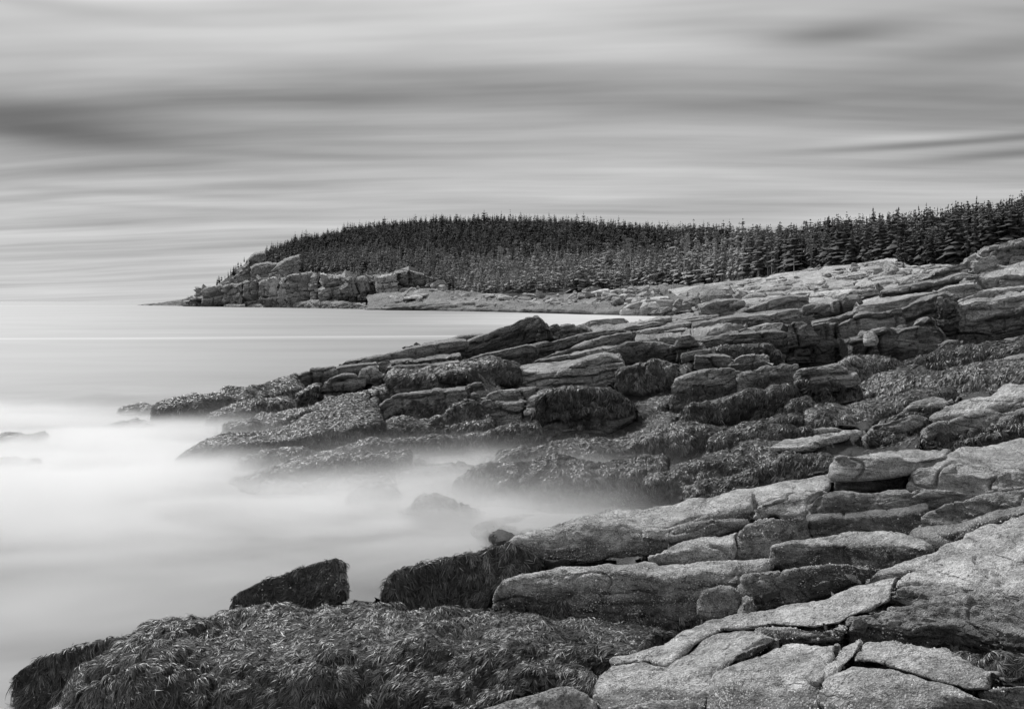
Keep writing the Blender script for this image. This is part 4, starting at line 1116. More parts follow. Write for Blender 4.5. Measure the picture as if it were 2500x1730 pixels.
CW = dict(cat='cliff', name='cliff_wall')
mid('square grey cliff panel left of the tall dark cleft', 'A', [(755, 985), (860, 990), (935, 980)], [(740, 705), (850, 680), (935, 688)], [(740, 690), (850, 665), (935, 672)],
    (48.5, 48.3), bed=1.0, joint=1.6, alb=.20, dark=.5, **CW)
mid('stepped cliff panel right of the tall dark cleft, leaning back', 'A', [(960, 975), (1100, 960), (1250, 950), (1400, 950)], [(945, 690), (1010, 655), (1110, 605), (1170, 600), (1240, 610), (1340, 585), (1385, 580)],
    [(945, 676), (1005, 640), (1100, 592), (1170, 588), (1240, 598), (1340, 572), (1385, 568)], (49, 48.6), bed=.9, joint=1.7, alb=.22, dark=.35, amp=1.2, **CW)
mid('tall central cliff panel below the ragged notch', 'A', [(1400, 955), (1500, 950), (1640, 910), (1850, 875)], [(1380, 590), (1500, 530), (1640, 485), (1720, 465), (1800, 475), (1840, 560)],
    [(1380, 575), (1500, 515), (1640, 472), (1720, 452), (1800, 462), (1840, 545)], (48.8, 48.4), bed=1.5, joint=2.2, alb=.21, dark=.25, amp=1.2, **CW)
mid('dark lower cliff wall running off the right edge', 'A', [(1840, 880), (2000, 870), (2200, 840), (2307, 840), (2470, 820)], [(1840, 705), (1960, 655), (2180, 590), (2307, 555), (2470, 530)], None,
    (48.2, 47.5, 46.5), bed=1.2, joint=3.0, alb=.18, depth=1.5, amp=1.1, **CW)
mid('pale broken ledge crowning the dark lower cliff wall', 'A', [(1835, 705), (2000, 640), (2200, 590), (2307, 550), (2470, 525)], [(1830, 570), (1960, 530), (2060, 530), (2200, 490), (2307, 480), (2470, 465)],
    [(1840, 545), (1960, 500), (2060, 490), (2180, 450), (2307, 430), (2470, 415)], (49.4, 48.6, 47.6), bed=.6, joint=1.5, alb=.36, amp=1.3)
mid('protruding block with sunlit top in the middle of the cliff wall', 'A', [(1060, 950), (1200, 955), (1320, 950), (1440, 940)], [(1055, 800), (1140, 770), (1190, 750), (1285, 728), (1400, 725), (1512, 712)],
    [(1060, 782), (1140, 758), (1190, 738), (1280, 708), (1400, 708), (1512, 698)], (46.2, 46, 46), bed=1.3, joint=2.2, alb=.23, amp=1.1, cat='cliff', name='cliff_block')
mid('bright triangular facet stone perched at the left of the protruding block', 'A', [(1140, 815), (1190, 812), (1225, 810)], [(1145, 760), (1175, 740), (1200, 745)], None, (45.8, 45.8), bed=3, joint=5, alb=.38, lean=.9, cat='rock block', name='rock_block', depth=.25, amp=.35, end=.5)
mid('triangular leaning slab between the protruding block and the notch', 'A', [(1440, 945), (1560, 930), (1700, 890), (1830, 870)], [(1395, 710), (1500, 670), (1640, 640), (1680, 655), (1810, 850)], None,
    (46.8, 46.4), bed=2.5, joint=3.5, alb=.22, depth=.8, cat='cliff', name='cliff_block', amp=.8)
mid('low wedge of rock at the foot of the triangular slab', 'A', [(1470, 960), (1600, 935), (1690, 905)], [(1480, 910), (1600, 855), (1680, 880)], None, (45.6, 45.4), bed=2, joint=4, alb=.2, lean=.6, depth=.6, cat='rock block', name='rock_block')
mid('second low wedge beside it under the ragged notch', 'A', [(1680, 905), (1760, 890), (1830, 872)], [(1690, 870), (1760, 830), (1800, 850)], None, (45.4, 45.3), bed=2, joint=4, alb=.24, lean=.6, depth=.6, cat='rock block', name='rock_block')
mid('ragged knot of small dark blocks hanging in the notch of the cliff', 'A', [(1690, 680), (1760, 690), (1830, 660)], [(1680, 510), (1720, 475), (1790, 470), (1815, 510)], None, (47.6, 47.4), bed=.35, joint=.6, alb=.22, amp=2.2, groove=1.6, depth=.6, cat='rock block', name='rock_block')
mid('dark ledge blocks at the right foot of the cliff wall', 'A', [(2080, 880), (2180, 870), (2307, 840), (2470, 830)], [(2070, 845), (2140, 815), (2230, 800), (2307, 775), (2470, 760)], None, (44.6, 43.6), bed=.8, joint=1.6, alb=.2, depth=1.0)
mid('pale flat slabs on the rim above the leaning cliff panel', 'A', [(1100, 600), (1230, 585), (1380, 570), (1500, 520), (1640, 480)], [(1110, 560), (1250, 535), (1380, 520), (1480, 490), (1630, 460)],
    [(1115, 540), (1250, 500), (1420, 472), (1580, 455), (1640, 450)], (53, 52.5), bed=.5, joint=1.6, alb=.36)
mid('grey shelf above the ragged notch, sloping up to the right', 'A', [(1640, 490), (1760, 470), (1860, 470), (1960, 450)], [(1640, 465), (1740, 425), (1860, 400), (1950, 395)], [(1650, 450), (1745, 412), (1860, 388), (1950, 385)], (53, 52), bed=.5, joint=1.4, alb=.33)
mid('pale tumbled shelf right of the grey shelf, below the square blocks', 'A', [(1840, 560), (2000, 520), (2150, 470), (2307, 450), (2470, 440)], [(1850, 510), (1960, 470), (2060, 440), (2200, 430), (2307, 420), (2470, 410)],
    [(1900, 470), (2000, 430), (2100, 425), (2200, 410), (2307, 400), (2470, 395)], (51.5, 50.5), bed=.5, joint=1.6, alb=.38)
mid('row of square pale blocks under the jointed crag at the right edge', 'A', [(1925, 420), (2040, 450), (2200, 430), (2307, 410), (2470, 400)], [(1920, 345), (1970, 335), (2080, 340), (2200, 330), (2307, 325), (2470, 320)],
    [(1925, 325), (1970, 315), (2080, 285), (2200, 255), (2307, 215), (2470, 190)], (54.5, 53, 52.5), bed=1.1, joint=1.5, alb=.36, amp=1.3)
mid('low dark ledge leading up to the jointed crag', 'A', [(1285, 495), (1420, 490), (1520, 480), (1600, 480), (1730, 450), (1860, 395), (1930, 380)], [(1290, 455), (1400, 425), (1560, 395), (1700, 370), (1850, 330), (1930, 340)],
    [(1300, 445), (1400, 412), (1560, 380), (1700, 352), (1850, 312), (1930, 325)], (57, 56, 55), bed=.9, joint=2.2, alb=.23)
mid('jointed crag of stacked blocks highest on the right edge', 'A', [(1575, 365), (1700, 350), (1850, 335), (1960, 340), (2100, 300), (2200, 275), (2307, 215), (2470, 190)],
    [(1580, 352), (1700, 295), (1850, 245), (1945, 185), (2045, 128), (2120, 112), (2200, 95), (2307, 72), (2470, 55)],
    [(1590, 345), (1700, 288), (1850, 238), (1940, 178), (2040, 118), (2120, 103), (2200, 84), (2307, 58), (2470, 40)], (61, 59, 57), bed=.85, joint=1.4, alb=.30, amp=1.5, groove=1.5, cat='rock outcrop', name='rock_outcrop')
mid('cubic block set in the face of the jointed crag', 'A', [(1935, 270), (2010, 290), (2095, 260)], [(1932, 205), (1985, 188), (2085, 192), (2097, 215)], None, (57.2, 57), bed=1.4, joint=4, alb=.36, depth=1.0, cat='rock block', name='rock_block', amp=.7)
mid('flat wedge block below the cubic block of the crag', 'A', [(1860, 350), (1920, 335), (1975, 330)], [(1870, 310), (1935, 280), (1968, 312)], None, (56.5, 56.3), bed=1.4, joint=4, alb=.36, depth=1.0, cat='rock block', name='rock_block', amp=.7)
# left part of the wall
mid('rough dark pillar with a pale cap left of the square cliff panel', 'A', [(600, 990), (690, 995), (775, 985)], [(560, 700), (615, 678), (690, 690), (745, 712)], [(560, 685), (620, 663), (690, 676), (745, 698)],
    (48, 47.8), bed=.8, joint=1.0, alb=.19, amp=1.5, groove=1.4, **CW)
mid('long dark ledge with crumbling right end above the stepped shelves', 'A', [(-90, 890), (100, 880), (300, 870), (430, 870), (530, 960), (640, 985)], [(-90, 800), (90, 770), (300, 755), (430, 740), (540, 745), (630, 760)],
    [(-90, 775), (80, 750), (300, 738), (430, 724), (540, 700), (620, 715)], (50, 49, 48.4), bed=.7, joint=2.0, alb=.20, amp=1.3)
mid('thin raised slab with white rim lying on the long dark ledge', 'A', [(195, 755), (320, 745), (450, 735), (545, 720)], [(205, 745), (300, 722), (430, 695), (535, 684)], [(210, 738), (300, 712), (430, 685), (535, 676)], (51, 50.5), bed=.4, joint=1.2, alb=.33)
mid('peaked small slab left of the thin raised slab', 'A', [(170, 755), (230, 752), (310, 745)], [(180, 745), (275, 715), (310, 738)], None, (50.6, 50.6), bed=.6, joint=2, alb=.3, depth=1)
mid('weed topped low ledge under the long dark ledge', 'A', [(-10, 920), (170, 950), (340, 995), (525, 990)], [(0, 885), (140, 865), (300, 862), (430, 850), (455, 880), (515, 900)], [(10, 868), (140, 848), (300, 846), (430, 836), (455, 862), (515, 885)],
    (45, 44.6), bed=.5, joint=1.2, alb=.21, weed=(.5, 2.2, .6))
mid('flat step with dark front, upper left of the pair of stepped shelves', 'A', [(-120, 985), (30, 990), (150, 1020), (185, 1030)], [(-115, 920), (0, 918), (110, 922), (168, 935)], [(-115, 900), (0, 902), (110, 906), (168, 920)], (42.6, 42.4), bed=.7, joint=2, alb=.24, dark=.3)
mid('small broken step right of the flat step', 'A', [(175, 1030), (240, 1040), (340, 1000), (370, 995)], [(178, 950), (240, 925), (340, 916), (360, 955)], [(185, 938), (240, 913), (340, 905), (360, 940)], (42, 41.8), bed=.6, joint=1.2, alb=.24, dark=.3, name='rock_block', cat='rock block')
mid('little bright topped block beside the broken step', 'A', [(350, 990), (400, 990), (430, 975)], [(352, 930), (390, 922), (418, 928)], [(345, 918), (380, 912), (415, 916)], (42.4, 42.4), bed=1, joint=3, alb=.4, name='rock_block', cat='rock block')
mid('long flat slab with dark undercut front right of the smooth rock sheet', 'A', [(-100, 760), (130, 735), (300, 720), (500, 705), (600, 700), (745, 705)], [(-100, 690), (130, 650), (300, 632), (460, 615), (640, 590), (745, 595)],
    [(-100, 672), (150, 620), (380, 597), (500, 585), (640, 572), (745, 576)], (59.5, 58.5, 58), bed=.8, joint=2.6, alb=.27)
mid('weathered block standing behind the long flat slab', 'A', [(680, 660), (760, 670), (900, 655), (930, 640)], [(680, 570), (755, 552), (890, 555), (922, 568)], [(685, 558), (755, 540), (890, 543), (922, 556)], (58.2, 57.8), bed=1.0, joint=2.5, alb=.22)
mid('dark stained cliff step below the pale upper slabs', 'A', [(915, 660), (1010, 640), (1110, 610), (1210, 600)], [(920, 545), (1000, 505), (1085, 498), (1115, 550)], [(920, 530), (1000, 490), (1085, 485), (1115, 535)], (57, 56.6), bed=1, joint=1.8, alb=.17)
mid('shaded rib joining the weathered block to the cliff rim', 'A', [(740, 710), (860, 700), (1000, 660), (1120, 620)], [(745, 680), (860, 660), (1000, 625), (1110, 595)], [(745, 665), (860, 640), (1000, 605), (1100, 580)], (54, 53.6), bed=.5, joint=2, alb=.25)
mid('cracked ramp of grey rock behind the long flat slab', 'A', [(190, 620), (400, 612), (560, 600), (700, 570)], [(205, 608), (330, 555), (480, 510), (600, 490), (685, 490)], [(215, 600), (330, 542), (480, 496), (600, 477), (685, 478)], (64, 62.5), bed=.9, joint=1.6, alb=.25)
mid('tilted dark slab at the head of the white beach', 'A', [(-60, 665), (60, 655), (200, 615), (255, 595)], [(-60, 570), (40, 530), (170, 515), (240, 520), (252, 560)], [(-55, 555), (50, 512), (170, 502), (240, 508), (250, 548)], (67, 66), bed=.8, joint=2.0, alb=.24)

# ------------------------------------------------------------------ middle left shore
mid('great slanted slab with broken upper end, outlined against the bay', 'B', [(300, 655), (450, 615), (600, 575), (750, 545), (880, 475), (1010, 450)], [(298, 605), (420, 525), (560, 465), (720, 405), (850, 345), (940, 340), (1000, 400)],
    [(305, 595), (420, 516), (560, 456), (720, 396), (850, 336), (940, 332), (1003, 385)], (59, 58, 57), bed=.7, joint=4.0, alb=.20, amp=1.1, nb=nrm(np.array([-.42, -.05, 1.0])), name='rock_slab', cat='rock slab')
mid('broken splinter at the upper end of the great slanted slab', 'B', [(930, 480), (980, 470), (1010, 455)], [(940, 400), (985, 360), (1005, 400)], None, (56.6, 56.6), bed=.5, joint=1, alb=.2, depth=1, name='rock_block', cat='rock block')
mid('small upright stone at the lower end of the great slanted slab', 'B', [(210, 660), (250, 665), (305, 655)], [(206, 570), (235, 533), (270, 533), (300, 590)], None, (57, 57), bed=1, joint=3, alb=.24, depth=.8, name='rock_block', cat='rock block')
mid('pile of broken rocks right of the great slanted slab', 'B', [(1005, 470), (1100, 475), (1250, 465), (1330, 455)], [(1010, 425), (1060, 398), (1090, 415), (1190, 397), (1250, 412), (1325, 432)], None, (63, 63), bed=.7, joint=1.0, alb=.22, amp=2.4, groove=1.6, depth=2)
mid('smooth low hump of rock against the white beach', 'B', [(1265, 425), (1450, 410), (1610, 400)], [(1265, 405), (1330, 370), (1450, 358), (1560, 350), (1600, 368)], None, (76, 75), bed=1, joint=4, alb=.30, depth=3)
mid('wide sheet of smooth ice worn rock below the white beach', 'B', [(1520, 560), (1800, 530), (2100, 500), (2320, 470), (2420, 460)], [(1525, 535), (1800, 500), (2100, 468), (2320, 430), (2420, 425)],
    [(1270, 425), (1450, 398), (1600, 380), (1760, 360), (1900, 335), (2050, 310), (2250, 300), (2420, 290)], (56, 56, 56), Yback=(72, 74, 76, 72), bed=.40, joint=3.0, alb=.30, amp=1.5, groove=1.6, topcalm=.0, name='rock_slab', cat='rock slab')
mid('thin bedded ledge of stacked flat layers below the great slanted slab', 'B', [(735, 715), (900, 660), (1100, 620), (1300, 540), (1540, 460)], [(725, 590), (900, 548), (1080, 508), (1300, 458), (1430, 433), (1535, 432)],
    [(730, 578), (900, 536), (1080, 497), (1300, 448), (1430, 422), (1535, 420)], (51.5, 51, 51), bed=.45, joint=3.2, alb=.23, amp=1.2, groove=1.3)
mid('low pale layer running left from the thin bedded ledge', 'B', [(390, 680), (560, 675), (740, 690), (890, 650)], [(400, 655), (560, 608), (740, 570), (860, 540), (905, 548)], [(400, 648), (560, 597), (740, 558), (860, 528), (905, 538)], (50.6, 50.4), bed=.45, joint=2.5, alb=.26, weed=(-.4, .2, .5))
mid('second bedded ledge with white rim in front of the thin bedded one', 'B', [(990, 655), (1200, 615), (1400, 585), (1560, 545), (1620, 510)], [(1090, 600), (1250, 548), (1400, 490), (1530, 460), (1605, 455)], [(1095, 590), (1250, 537), (1400, 478), (1530, 448), (1605, 443)],
    (48.5, 48), bed=.45, joint=2.8, alb=.23, amp=1.2, groove=1.3)
mid('thin lip of layered rock above the pale flat topped block', 'B', [(950, 670), (1200, 660), (1380, 630), (1490, 610)], [(960, 655), (1200, 612), (1350, 578), (1485, 558)], [(965, 645), (1200, 600), (1350, 566), (1485, 547)], (45.5, 45), bed=.35, joint=2.2, alb=.28)
mid('rough dark ledge right of the thin lip, above the weedy hump', 'B', [(1510, 700), (1700, 690), (1850, 680), (1960, 660)], [(1485, 570), (1600, 530), (1700, 520), (1850, 540), (1945, 570)], [(1485, 558), (1600, 518), (1700, 508), (1850, 527), (1945, 556)], (44.5, 44.5), bed=.5, joint=1.8, alb=.20, amp=1.4)
mid('peaked dark boulder right of the rough dark ledge', 'B', [(1945, 620), (2050, 610), (2160, 580)], [(1950, 530), (1995, 483), (2050, 477), (2140, 555)], None, (44, 44), bed=.9, joint=1.8, alb=.2, depth=1.2, name='boulder', cat='boulder')
mid('low ledge of flat layers below the peaked dark boulder', 'B', [(1990, 670), (2140, 660), (2240, 640)], [(1985, 612), (2100, 580), (2210, 575), (2235, 602)], [(1985, 600), (2100, 568), (2210, 566), (2235, 590)], (43.4, 43.4), bed=.4, joint=1.6, alb=.24)
mid('pale domed block with flat right flank on the mid left shore', 'F', [(1450, 580), (1520, 600), (1620, 595), (1770, 535)], [(1440, 485), (1510, 432), (1600, 395), (1740, 395), (1762, 410)], [(1450, 468), (1520, 418), (1610, 384), (1740, 384), (1762, 398)],
    (40, 39.6), bed=1.6, joint=4, alb=.27, mat=M_MIDB, rnd=4, amp=.7, name='rock_block', cat='rock block')
mid('split upright block right of the pale domed block', 'F', [(1765, 540), (1830, 530), (1885, 500)], [(1752, 370), (1800, 348), (1840, 350), (1868, 400)], [(1755, 355), (1800, 337), (1842, 338), (1870, 385)], (40.4, 40.4), bed=1.6, joint=3, alb=.25, mat=M_MIDB, rnd=4, name='rock_block', cat='rock block')
mid('layered ledge right of the split upright block', 'F', [(1868, 530), (2000, 510), (2160, 460), (2307, 420), (2470, 390)], [(1872, 445), (1905, 408), (2000, 390), (2160, 382), (2307, 332), (2470, 310)], [(1878, 430), (1910, 397), (2000, 375), (2160, 360), (2307, 318), (2470, 298)],
    (41, 41, 41), bed=.6, joint=2.2, alb=.24, mat=M_MIDB, weed=(.2, .8, .7))
mid('weed streaked toe of rock below the pale domed block', 'F', [(1270, 600), (1350, 610), (1460, 590)], [(1280, 560), (1340, 515), (1420, 480), (1455, 490)], None, (38.6, 38.6), bed=.8, joint=1.2, alb=.16, depth=1.5, weed=(-.3, 2, .6))
mid('domed block with crack on the skyline of the point', 'F', [(1300, 490), (1440, 480), (1560, 425)], [(1270, 405), (1380, 352), (1480, 345), (1545, 352), (1555, 390)], [(1280, 392), (1385, 340), (1480, 333), (1545, 340), (1558, 378)], (46.5, 46), bed=1.1, joint=4, alb=.25, mat=M_MIDB, rnd=4, name='rock_block', cat='rock block')
mid('long low slab beside the domed block on the skyline', 'F', [(1548, 425), (1700, 395), (1870, 350)], [(1545, 362), (1600, 345), (1740, 330), (1865, 315)], [(1545, 345), (1590, 326), (1740, 312), (1865, 300)], (46.4, 46.8), bed=.8, joint=4, alb=.27, mat=M_MIDB)
mid('weedy shelf running up behind the domed pale blocks', 'F', [(1870, 390), (2000, 370), (2200, 330), (2470, 300)], [(1870, 350), (2000, 320), (2200, 290), (2470, 265)], [(1870, 325), (2000, 295), (2200, 265), (2470, 240)], (45, 46, 47), bed=.6, joint=2, alb=.2, weed=(-.4, 1.2, .8))
mid('smooth slab along the skyline of the point, left of the slanted slab', 'F', [(1590, 345), (1850, 318), (2060, 300), (2307, 275), (2520, 270)], [(1590, 325), (1625, 303), (1720, 292), (1900, 262), (2060, 222), (2250, 180), (2400, 160), (2520, 160)],
    [(1592, 315), (1625, 292), (1720, 278), (1900, 248), (2060, 208), (2250, 160), (2400, 140), (2520, 145)], (53, 54, 56), bed=.8, joint=4, alb=.27)
mid('low dome of rock on the skyline just left of the great slanted slab', 'F', [(2400, 160), (2500, 165), (2640, 160)], [(2395, 140), (2480, 105), (2560, 92), (2640, 98)], None, (60, 60), bed=1, joint=5, alb=.28, depth=2, rnd=4)
mid('tiny stone on the skyline above the smooth slab', 'F', [(2050, 240), (2110, 232), (2165, 222)], [(2060, 206), (2115, 181), (2155, 184)], None, (57, 57), bed=1, joint=5, alb=.2, depth=1, name='boulder', cat='boulder')
ledge('weedy_ledge', 'long weed covered back of the point sloping down to the open sea', 'F',
      [(190, 770), (400, 790), (620, 770), (820, 740), (1050, 660), (1320, 540)], [(205, 740), (270, 670), (380, 640), (640, 610), (860, 580), (1060, 525), (1310, 500)],
      [(220, 710), (265, 640), (335, 580), (430, 545), (640, 532), (740, 490), (870, 470), (980, 465), (1110, 440), (1260, 380)],
      Y=(34, 34.5, 37, 43), ts=.10, style='weed', amp=.6, rnd=3, rndu=1, alb=.13, weed=(-.4, 4, .75), cat=WC, lean=.35, lump=.12, weedtone=.05, maxd=6)
ledge('weedy_ledge', 'narrow weedy rib across the lower side of the point', 'F',
      [(620, 770), (850, 730), (1060, 660), (1250, 640)], [(630, 720), (800, 668), (1000, 615), (1220, 600)], None,
      Y=(33.5, 35), style='weed', rnd=5, alb=.10, weed=(-.4, 4, .85), cat=WC, lean=.4, depth=1.8)
ledge('weedy_ledge', 'faint weedy slope washed by foam between the point and the long weedy ledge', 'F',
      [(700, 870), (1000, 840), (1300, 760), (1600, 680), (1800, 620)], [(760, 800), (1000, 745), (1300, 690), (1600, 600), (1800, 560)], None,
      Y=(30.5, 32, 34), style='weed', rnd=6, rndu=2, alb=.11, weed=(-.4, 4, .6), cat=WC, lean=.8, depth=2.5, weedtone=.06)
ledge('weedy_ledge', 'weedy band below the domed pale blocks of the point', 'F',
      [(1480, 650), (1700, 640), (1900, 590), (2200, 510), (2500, 470)], [(1490, 605), (1700, 580), (1900, 530), (2200, 455), (2500, 400)], None,
      Y=(36, 36.5, 37), style='weed', rnd=6, rndu=2, alb=.1, weed=(-.4, 4, .85), cat=WC, lean=.8, depth=3, weedtone=.055)
ledge('weedy_ledge', 'dark weed covered terrace left of the pale flat topped block', 'B',
      [(-150, 850), (150, 850), (420, 830), (620, 800), (790, 790)], [(-150, 780), (150, 770), (380, 730), (600, 700), (780, 710)],
      [(-150, 740), (100, 720), (330, 680), (560, 670), (760, 690)], Y=(36.5, 36.5, 37), ts=.1, style='weed', rnd=6, rndu=2, alb=.12, weed=(-.4, 4, .8), cat=WC, lean=.5, lump=.1, weedtone=.055)
mid('low pale rounded rib among the weed left of the thin bedded ledge', 'B', [(-150, 735), (80, 740), (280, 700), (400, 680)], [(-150, 690), (60, 680), (180, 668), (390, 655)], [(-150, 676), (60, 668), (180, 658), (390, 645)], (44, 44), bed=.8, joint=3, alb=.26, rnd=4, mat=M_MIDB, weed=(-.4, .45, .8))
mid('small weedy cobble hump in the terrace below the rounded rib', 'B', [(220, 790), (330, 800), (440, 780)], [(235, 765), (310, 728), (380, 730), (430, 760)], None, (35.8, 35.8), bed=1, joint=4, alb=.2, rnd=4, mat=M_MIDB, weed=(-.3, .8, .8), name='boulder', cat='boulder', depth=.9)

# ------------------------------------------------------------------ upper right shelf, far shore, headland
ledge('rock_shelf', 'broad pale granite shelf rising to the forest on the right', 'A',
      [(-60, 600), (240, 560), (500, 545), (700, 550), (900, 560), (1120, 560), (1300, 500), (1600, 400), (1800, 330)],
      [(-60, 575), (240, 530), (500, 515), (700, 520), (900, 525), (1120, 530), (1300, 470), (1600, 370), (1800, 300)],
      [(-260, 430), (-60, 400), (130, 378), (300, 362), (420, 345), (480, 320), (640, 298), (760, 285), (860, 262), (1050, 248), (1270, 212), (1400, 236), (1600, 280), (1750, 258), (1800, 265)],
      Y=(80, 76, 70, 66, 64), Yback=(230, 200, 175, 160, 140, 125, 105, 92), style='mid', rnd=2, alb=.40, bed=1.6, joint=4.5, amp=.7, topcalm=.8, mat=M_FAR, cat='rock shelf', lean=.4)
ledge('rock_shelf', 'low stony shore below the forest at the head of the bay', 'B',
      [(-330, 300), (300, 292), (600, 292), (1100, 303), (1550, 322), (1790, 325), (1960, 328), (2150, 300)],
      [(-320, 288), (300, 278), (600, 276), (1100, 282), (1550, 295), (1790, 298), (1960, 298), (2150, 270)],
      [(-300, 180), (100, 130), (500, 150), (750, 190), (1000, 182), (1270, 160), (1500, 135), (1700, 117), (1900, 102), (2150, 93)],
      Y=(495, 455, 415, 360, 315, 290, 270), Yback=(540, 515, 490, 450, 400, 350, 300), style='mid', rnd=1, alb=.17, bed=2.4, joint=8, amp=1.3, topcalm=.5, mat=M_FAR, cat='rock shore', lean=2.0, dark=.6)


def strips():
    """low slabs lying one above the other on the shelf and the far shore, each with its own dark front"""
    r = np.random.default_rng(91)
    A = np.array([(-150, 575, 425, 84, 215), (100, 545, 390, 80, 185), (400, 525, 355, 77, 165), (700, 520, 300, 73, 150), (1000, 520, 262, 69, 130), (1300, 462, 225, 66, 115), (1500, 400, 262, 65, 100), (1700, 350, 275, 63, 95)], float)
    B = np.array([(-200, 285, 190, 480, 520), (300, 280, 160, 450, 500), (700, 285, 190, 410, 460), (1100, 298, 178, 372, 440), (1500, 310, 140, 320, 385), (1900, 310, 108, 283, 335), (2150, 285, 100, 268, 300)], float)
    for tile, K, cnt, lab, grp, hh, ww in (('A', A, 62, 'low pale slab with a shadowed front on the upper granite shelf', 'low slabs of the upper granite shelf', (7, 24), (130, 460)),
                                           ('B', B, 46, 'low layered slab of the stony shore at the head of the bay', 'low slabs of the stony shore', (7, 20), (70, 260))):
        items = []
        for i in range(cnt):
            t = ((i + r.random()) / cnt) ** (.8 if tile == 'A' else 1.0)
            x = r.uniform(K[0, 0], K[-1, 0])
            items.append((t, x))
        if tile == 'B':
            items += [(r.random() * .22, r.uniform(-200, 1500)) for _ in range(36)]
        for t, x in sorted(items, reverse=True):
            sh = 1 - .45 * t
            w = r.uniform(*ww) * sh
            hgt = r.uniform(*hh) * sh * (1 if r.random() < .8 else 1.5)
            xs = np.linspace(x, x + w, 6)
            g = lambda xx, c: np.interp(xx, K[:, 0], K[:, c])
            yb = g(xs, 1) * (1 - t) + g(xs, 2) * t + r.normal(size=6) * 2.0
            slope = r.uniform(.08, .20) if tile == 'A' else r.uniform(.0, .07)
            yb = .5 * yb + .5 * (yb[2] - slope * (xs - xs[2]))
            prof = np.array([.15, .6, 1, 1, .95, .9 if r.random() < .5 else .2]) * (1 + .12 * r.normal(size=6))
            ye = yb - hgt * np.clip(prof, .2, 1.3)
            yk = ye - (3 + 9 * r.random()) * sh - hgt * .35
            Y = float(1 / ((1 - t) / g(x, 3) + t / g(x, 4))) * .97
            Y2_ = float(1 / ((1 - t) / g(x + w, 3) + t / g(x + w, 4))) * .97
            alb_ = .40 * (.7 + .45 * r.random()) if tile == 'A' else (.11 + .30 * min(1, t * 1.7)) * (.6 + .6 * r.random())
            fx = (x + w / 2 - K[0, 0]) / (K[-1, 0] - K[0, 0])
            ln = 'long ' if w > (230 if tile == 'A' else 150) else 'short '
            tn_ = ('dark grey ', 'grey ', 'pale ')[0 if alb_ < .22 else 1 if alb_ < .36 else 2]
            hh_ = 'thick ' if hgt > (14 if tile == 'A' else 12) else 'thin '
            if tile == 'A':
                lab = ln + hh_ + tn_ + 'slab ' + ('low on', 'half way up', 'high on')[int(t * 2.999)] + ' the upper shelf, ' + ('at its left end', 'left of its middle', 'right of its middle', 'under the tree gap')[int(min(max(fx, 0), .999) * 4)]
            else:
                lab = ln + hh_ + tn_ + 'slab ' + ('at the waterline of', 'half way up', 'below the trees on')[int(t * 2.999)] + ' the stony shore, ' + ('by the headland cliff', 'by the square blocks', 'above the open bay', 'by the white beach')[int(min(max(fx, 0), .999) * 4)]
            mid(lab, tile, list(zip(xs, yb + 3)), list(zip(xs + r.normal() * 6, ye)), list(zip(xs + r.normal() * 10, yk)), (Y, Y2_), name='rock_slab', cat='rock slab', group=grp, mat=M_FAR,
                alb=alb_, bed=1.2 if tile == 'A' else 3.0, joint=3.2 if tile == 'A' else 8, amp=.9, topcalm=.8, maxd=12 if tile == 'A' else 30, ctrl=False, lean=.3 + .6 * r.random())


strips()
FR = dict(mat=M_FAR, amp=1.1)
for lab, t, b, e, k, Y in (
        ('grey outcrop with upright face beside the white beach', 'B', [(1560, 318), (1700, 322), (1800, 318), (1880, 250)], [(1560, 282), (1625, 245), (1740, 212), (1885, 215)], [(1560, 272), (1625, 235), (1740, 203), (1885, 207)], (292, 288)),
        ('wedge of cracked rock rising right of the grey outcrop by the beach', 'B', [(1770, 325), (1910, 328), (2050, 305), (2175, 240)], [(1770, 300), (1900, 258), (2000, 208), (2090, 172), (2165, 170)], [(1770, 290), (1900, 247), (2000, 197), (2090, 163), (2165, 160)], (286, 280)),
        ('pale flat ledge above the grey outcrop', 'B', [(1640, 200), (1750, 195), (1850, 185)], [(1650, 185), (1740, 165), (1840, 160)], [(1660, 175), (1740, 152), (1840, 148)], (330, 325)),
        ('large pale boulder cluster at the forest edge above the stony shore', 'B', [(1265, 178), (1340, 180), (1410, 172)], [(1268, 150), (1310, 125), (1390, 122), (1410, 140)], None, (420, 415)),
        ('upper layer of square blocks at the end of the headland cliff', 'B', [(150, 205), (260, 200), (385, 200)], [(150, 172), (260, 165), (380, 165)], [(160, 158), (260, 150), (380, 152)], (520, 515)),
        ('lower layer of square blocks at the end of the headland cliff', 'B', [(60, 240), (250, 238), (390, 235)], [(70, 210), (250, 205), (385, 205)], [(80, 195), (250, 190), (385, 192)], (505, 500)),
        ('tall pale stack of rock above the square blocks', 'B', [(155, 165), (210, 160), (265, 155)], [(165, 95), (210, 68), (255, 72)], None, (525, 525)),
        ('dark block of the stony shore right of the black gully', 'B', [(395, 255), (500, 262), (600, 250)], [(405, 235), (480, 212), (590, 205)], [(415, 225), (480, 200), (590, 194)], (470, 468)),
        ('tall dark block beside the one at the black gully', 'B', [(595, 250), (650, 250), (705, 240)], [(598, 205), (650, 192), (700, 195)], None, (468, 466)),
        ('flat pale block under the trees in the middle of the stony shore', 'B', [(755, 222), (880, 215), (1000, 205)], [(760, 200), (880, 187), (990, 182)], [(765, 192), (880, 178), (990, 173)], (455, 450)),
        ('low grey ledge at the water in the middle of the stony shore', 'B', [(1060, 305), (1250, 308), (1420, 300)], [(1080, 290), (1250, 270), (1410, 265)], None, (400, 390))):
    mid(lab, t, b, e, k, Y, bed=2.6, joint=7, alb=.34, **FR)
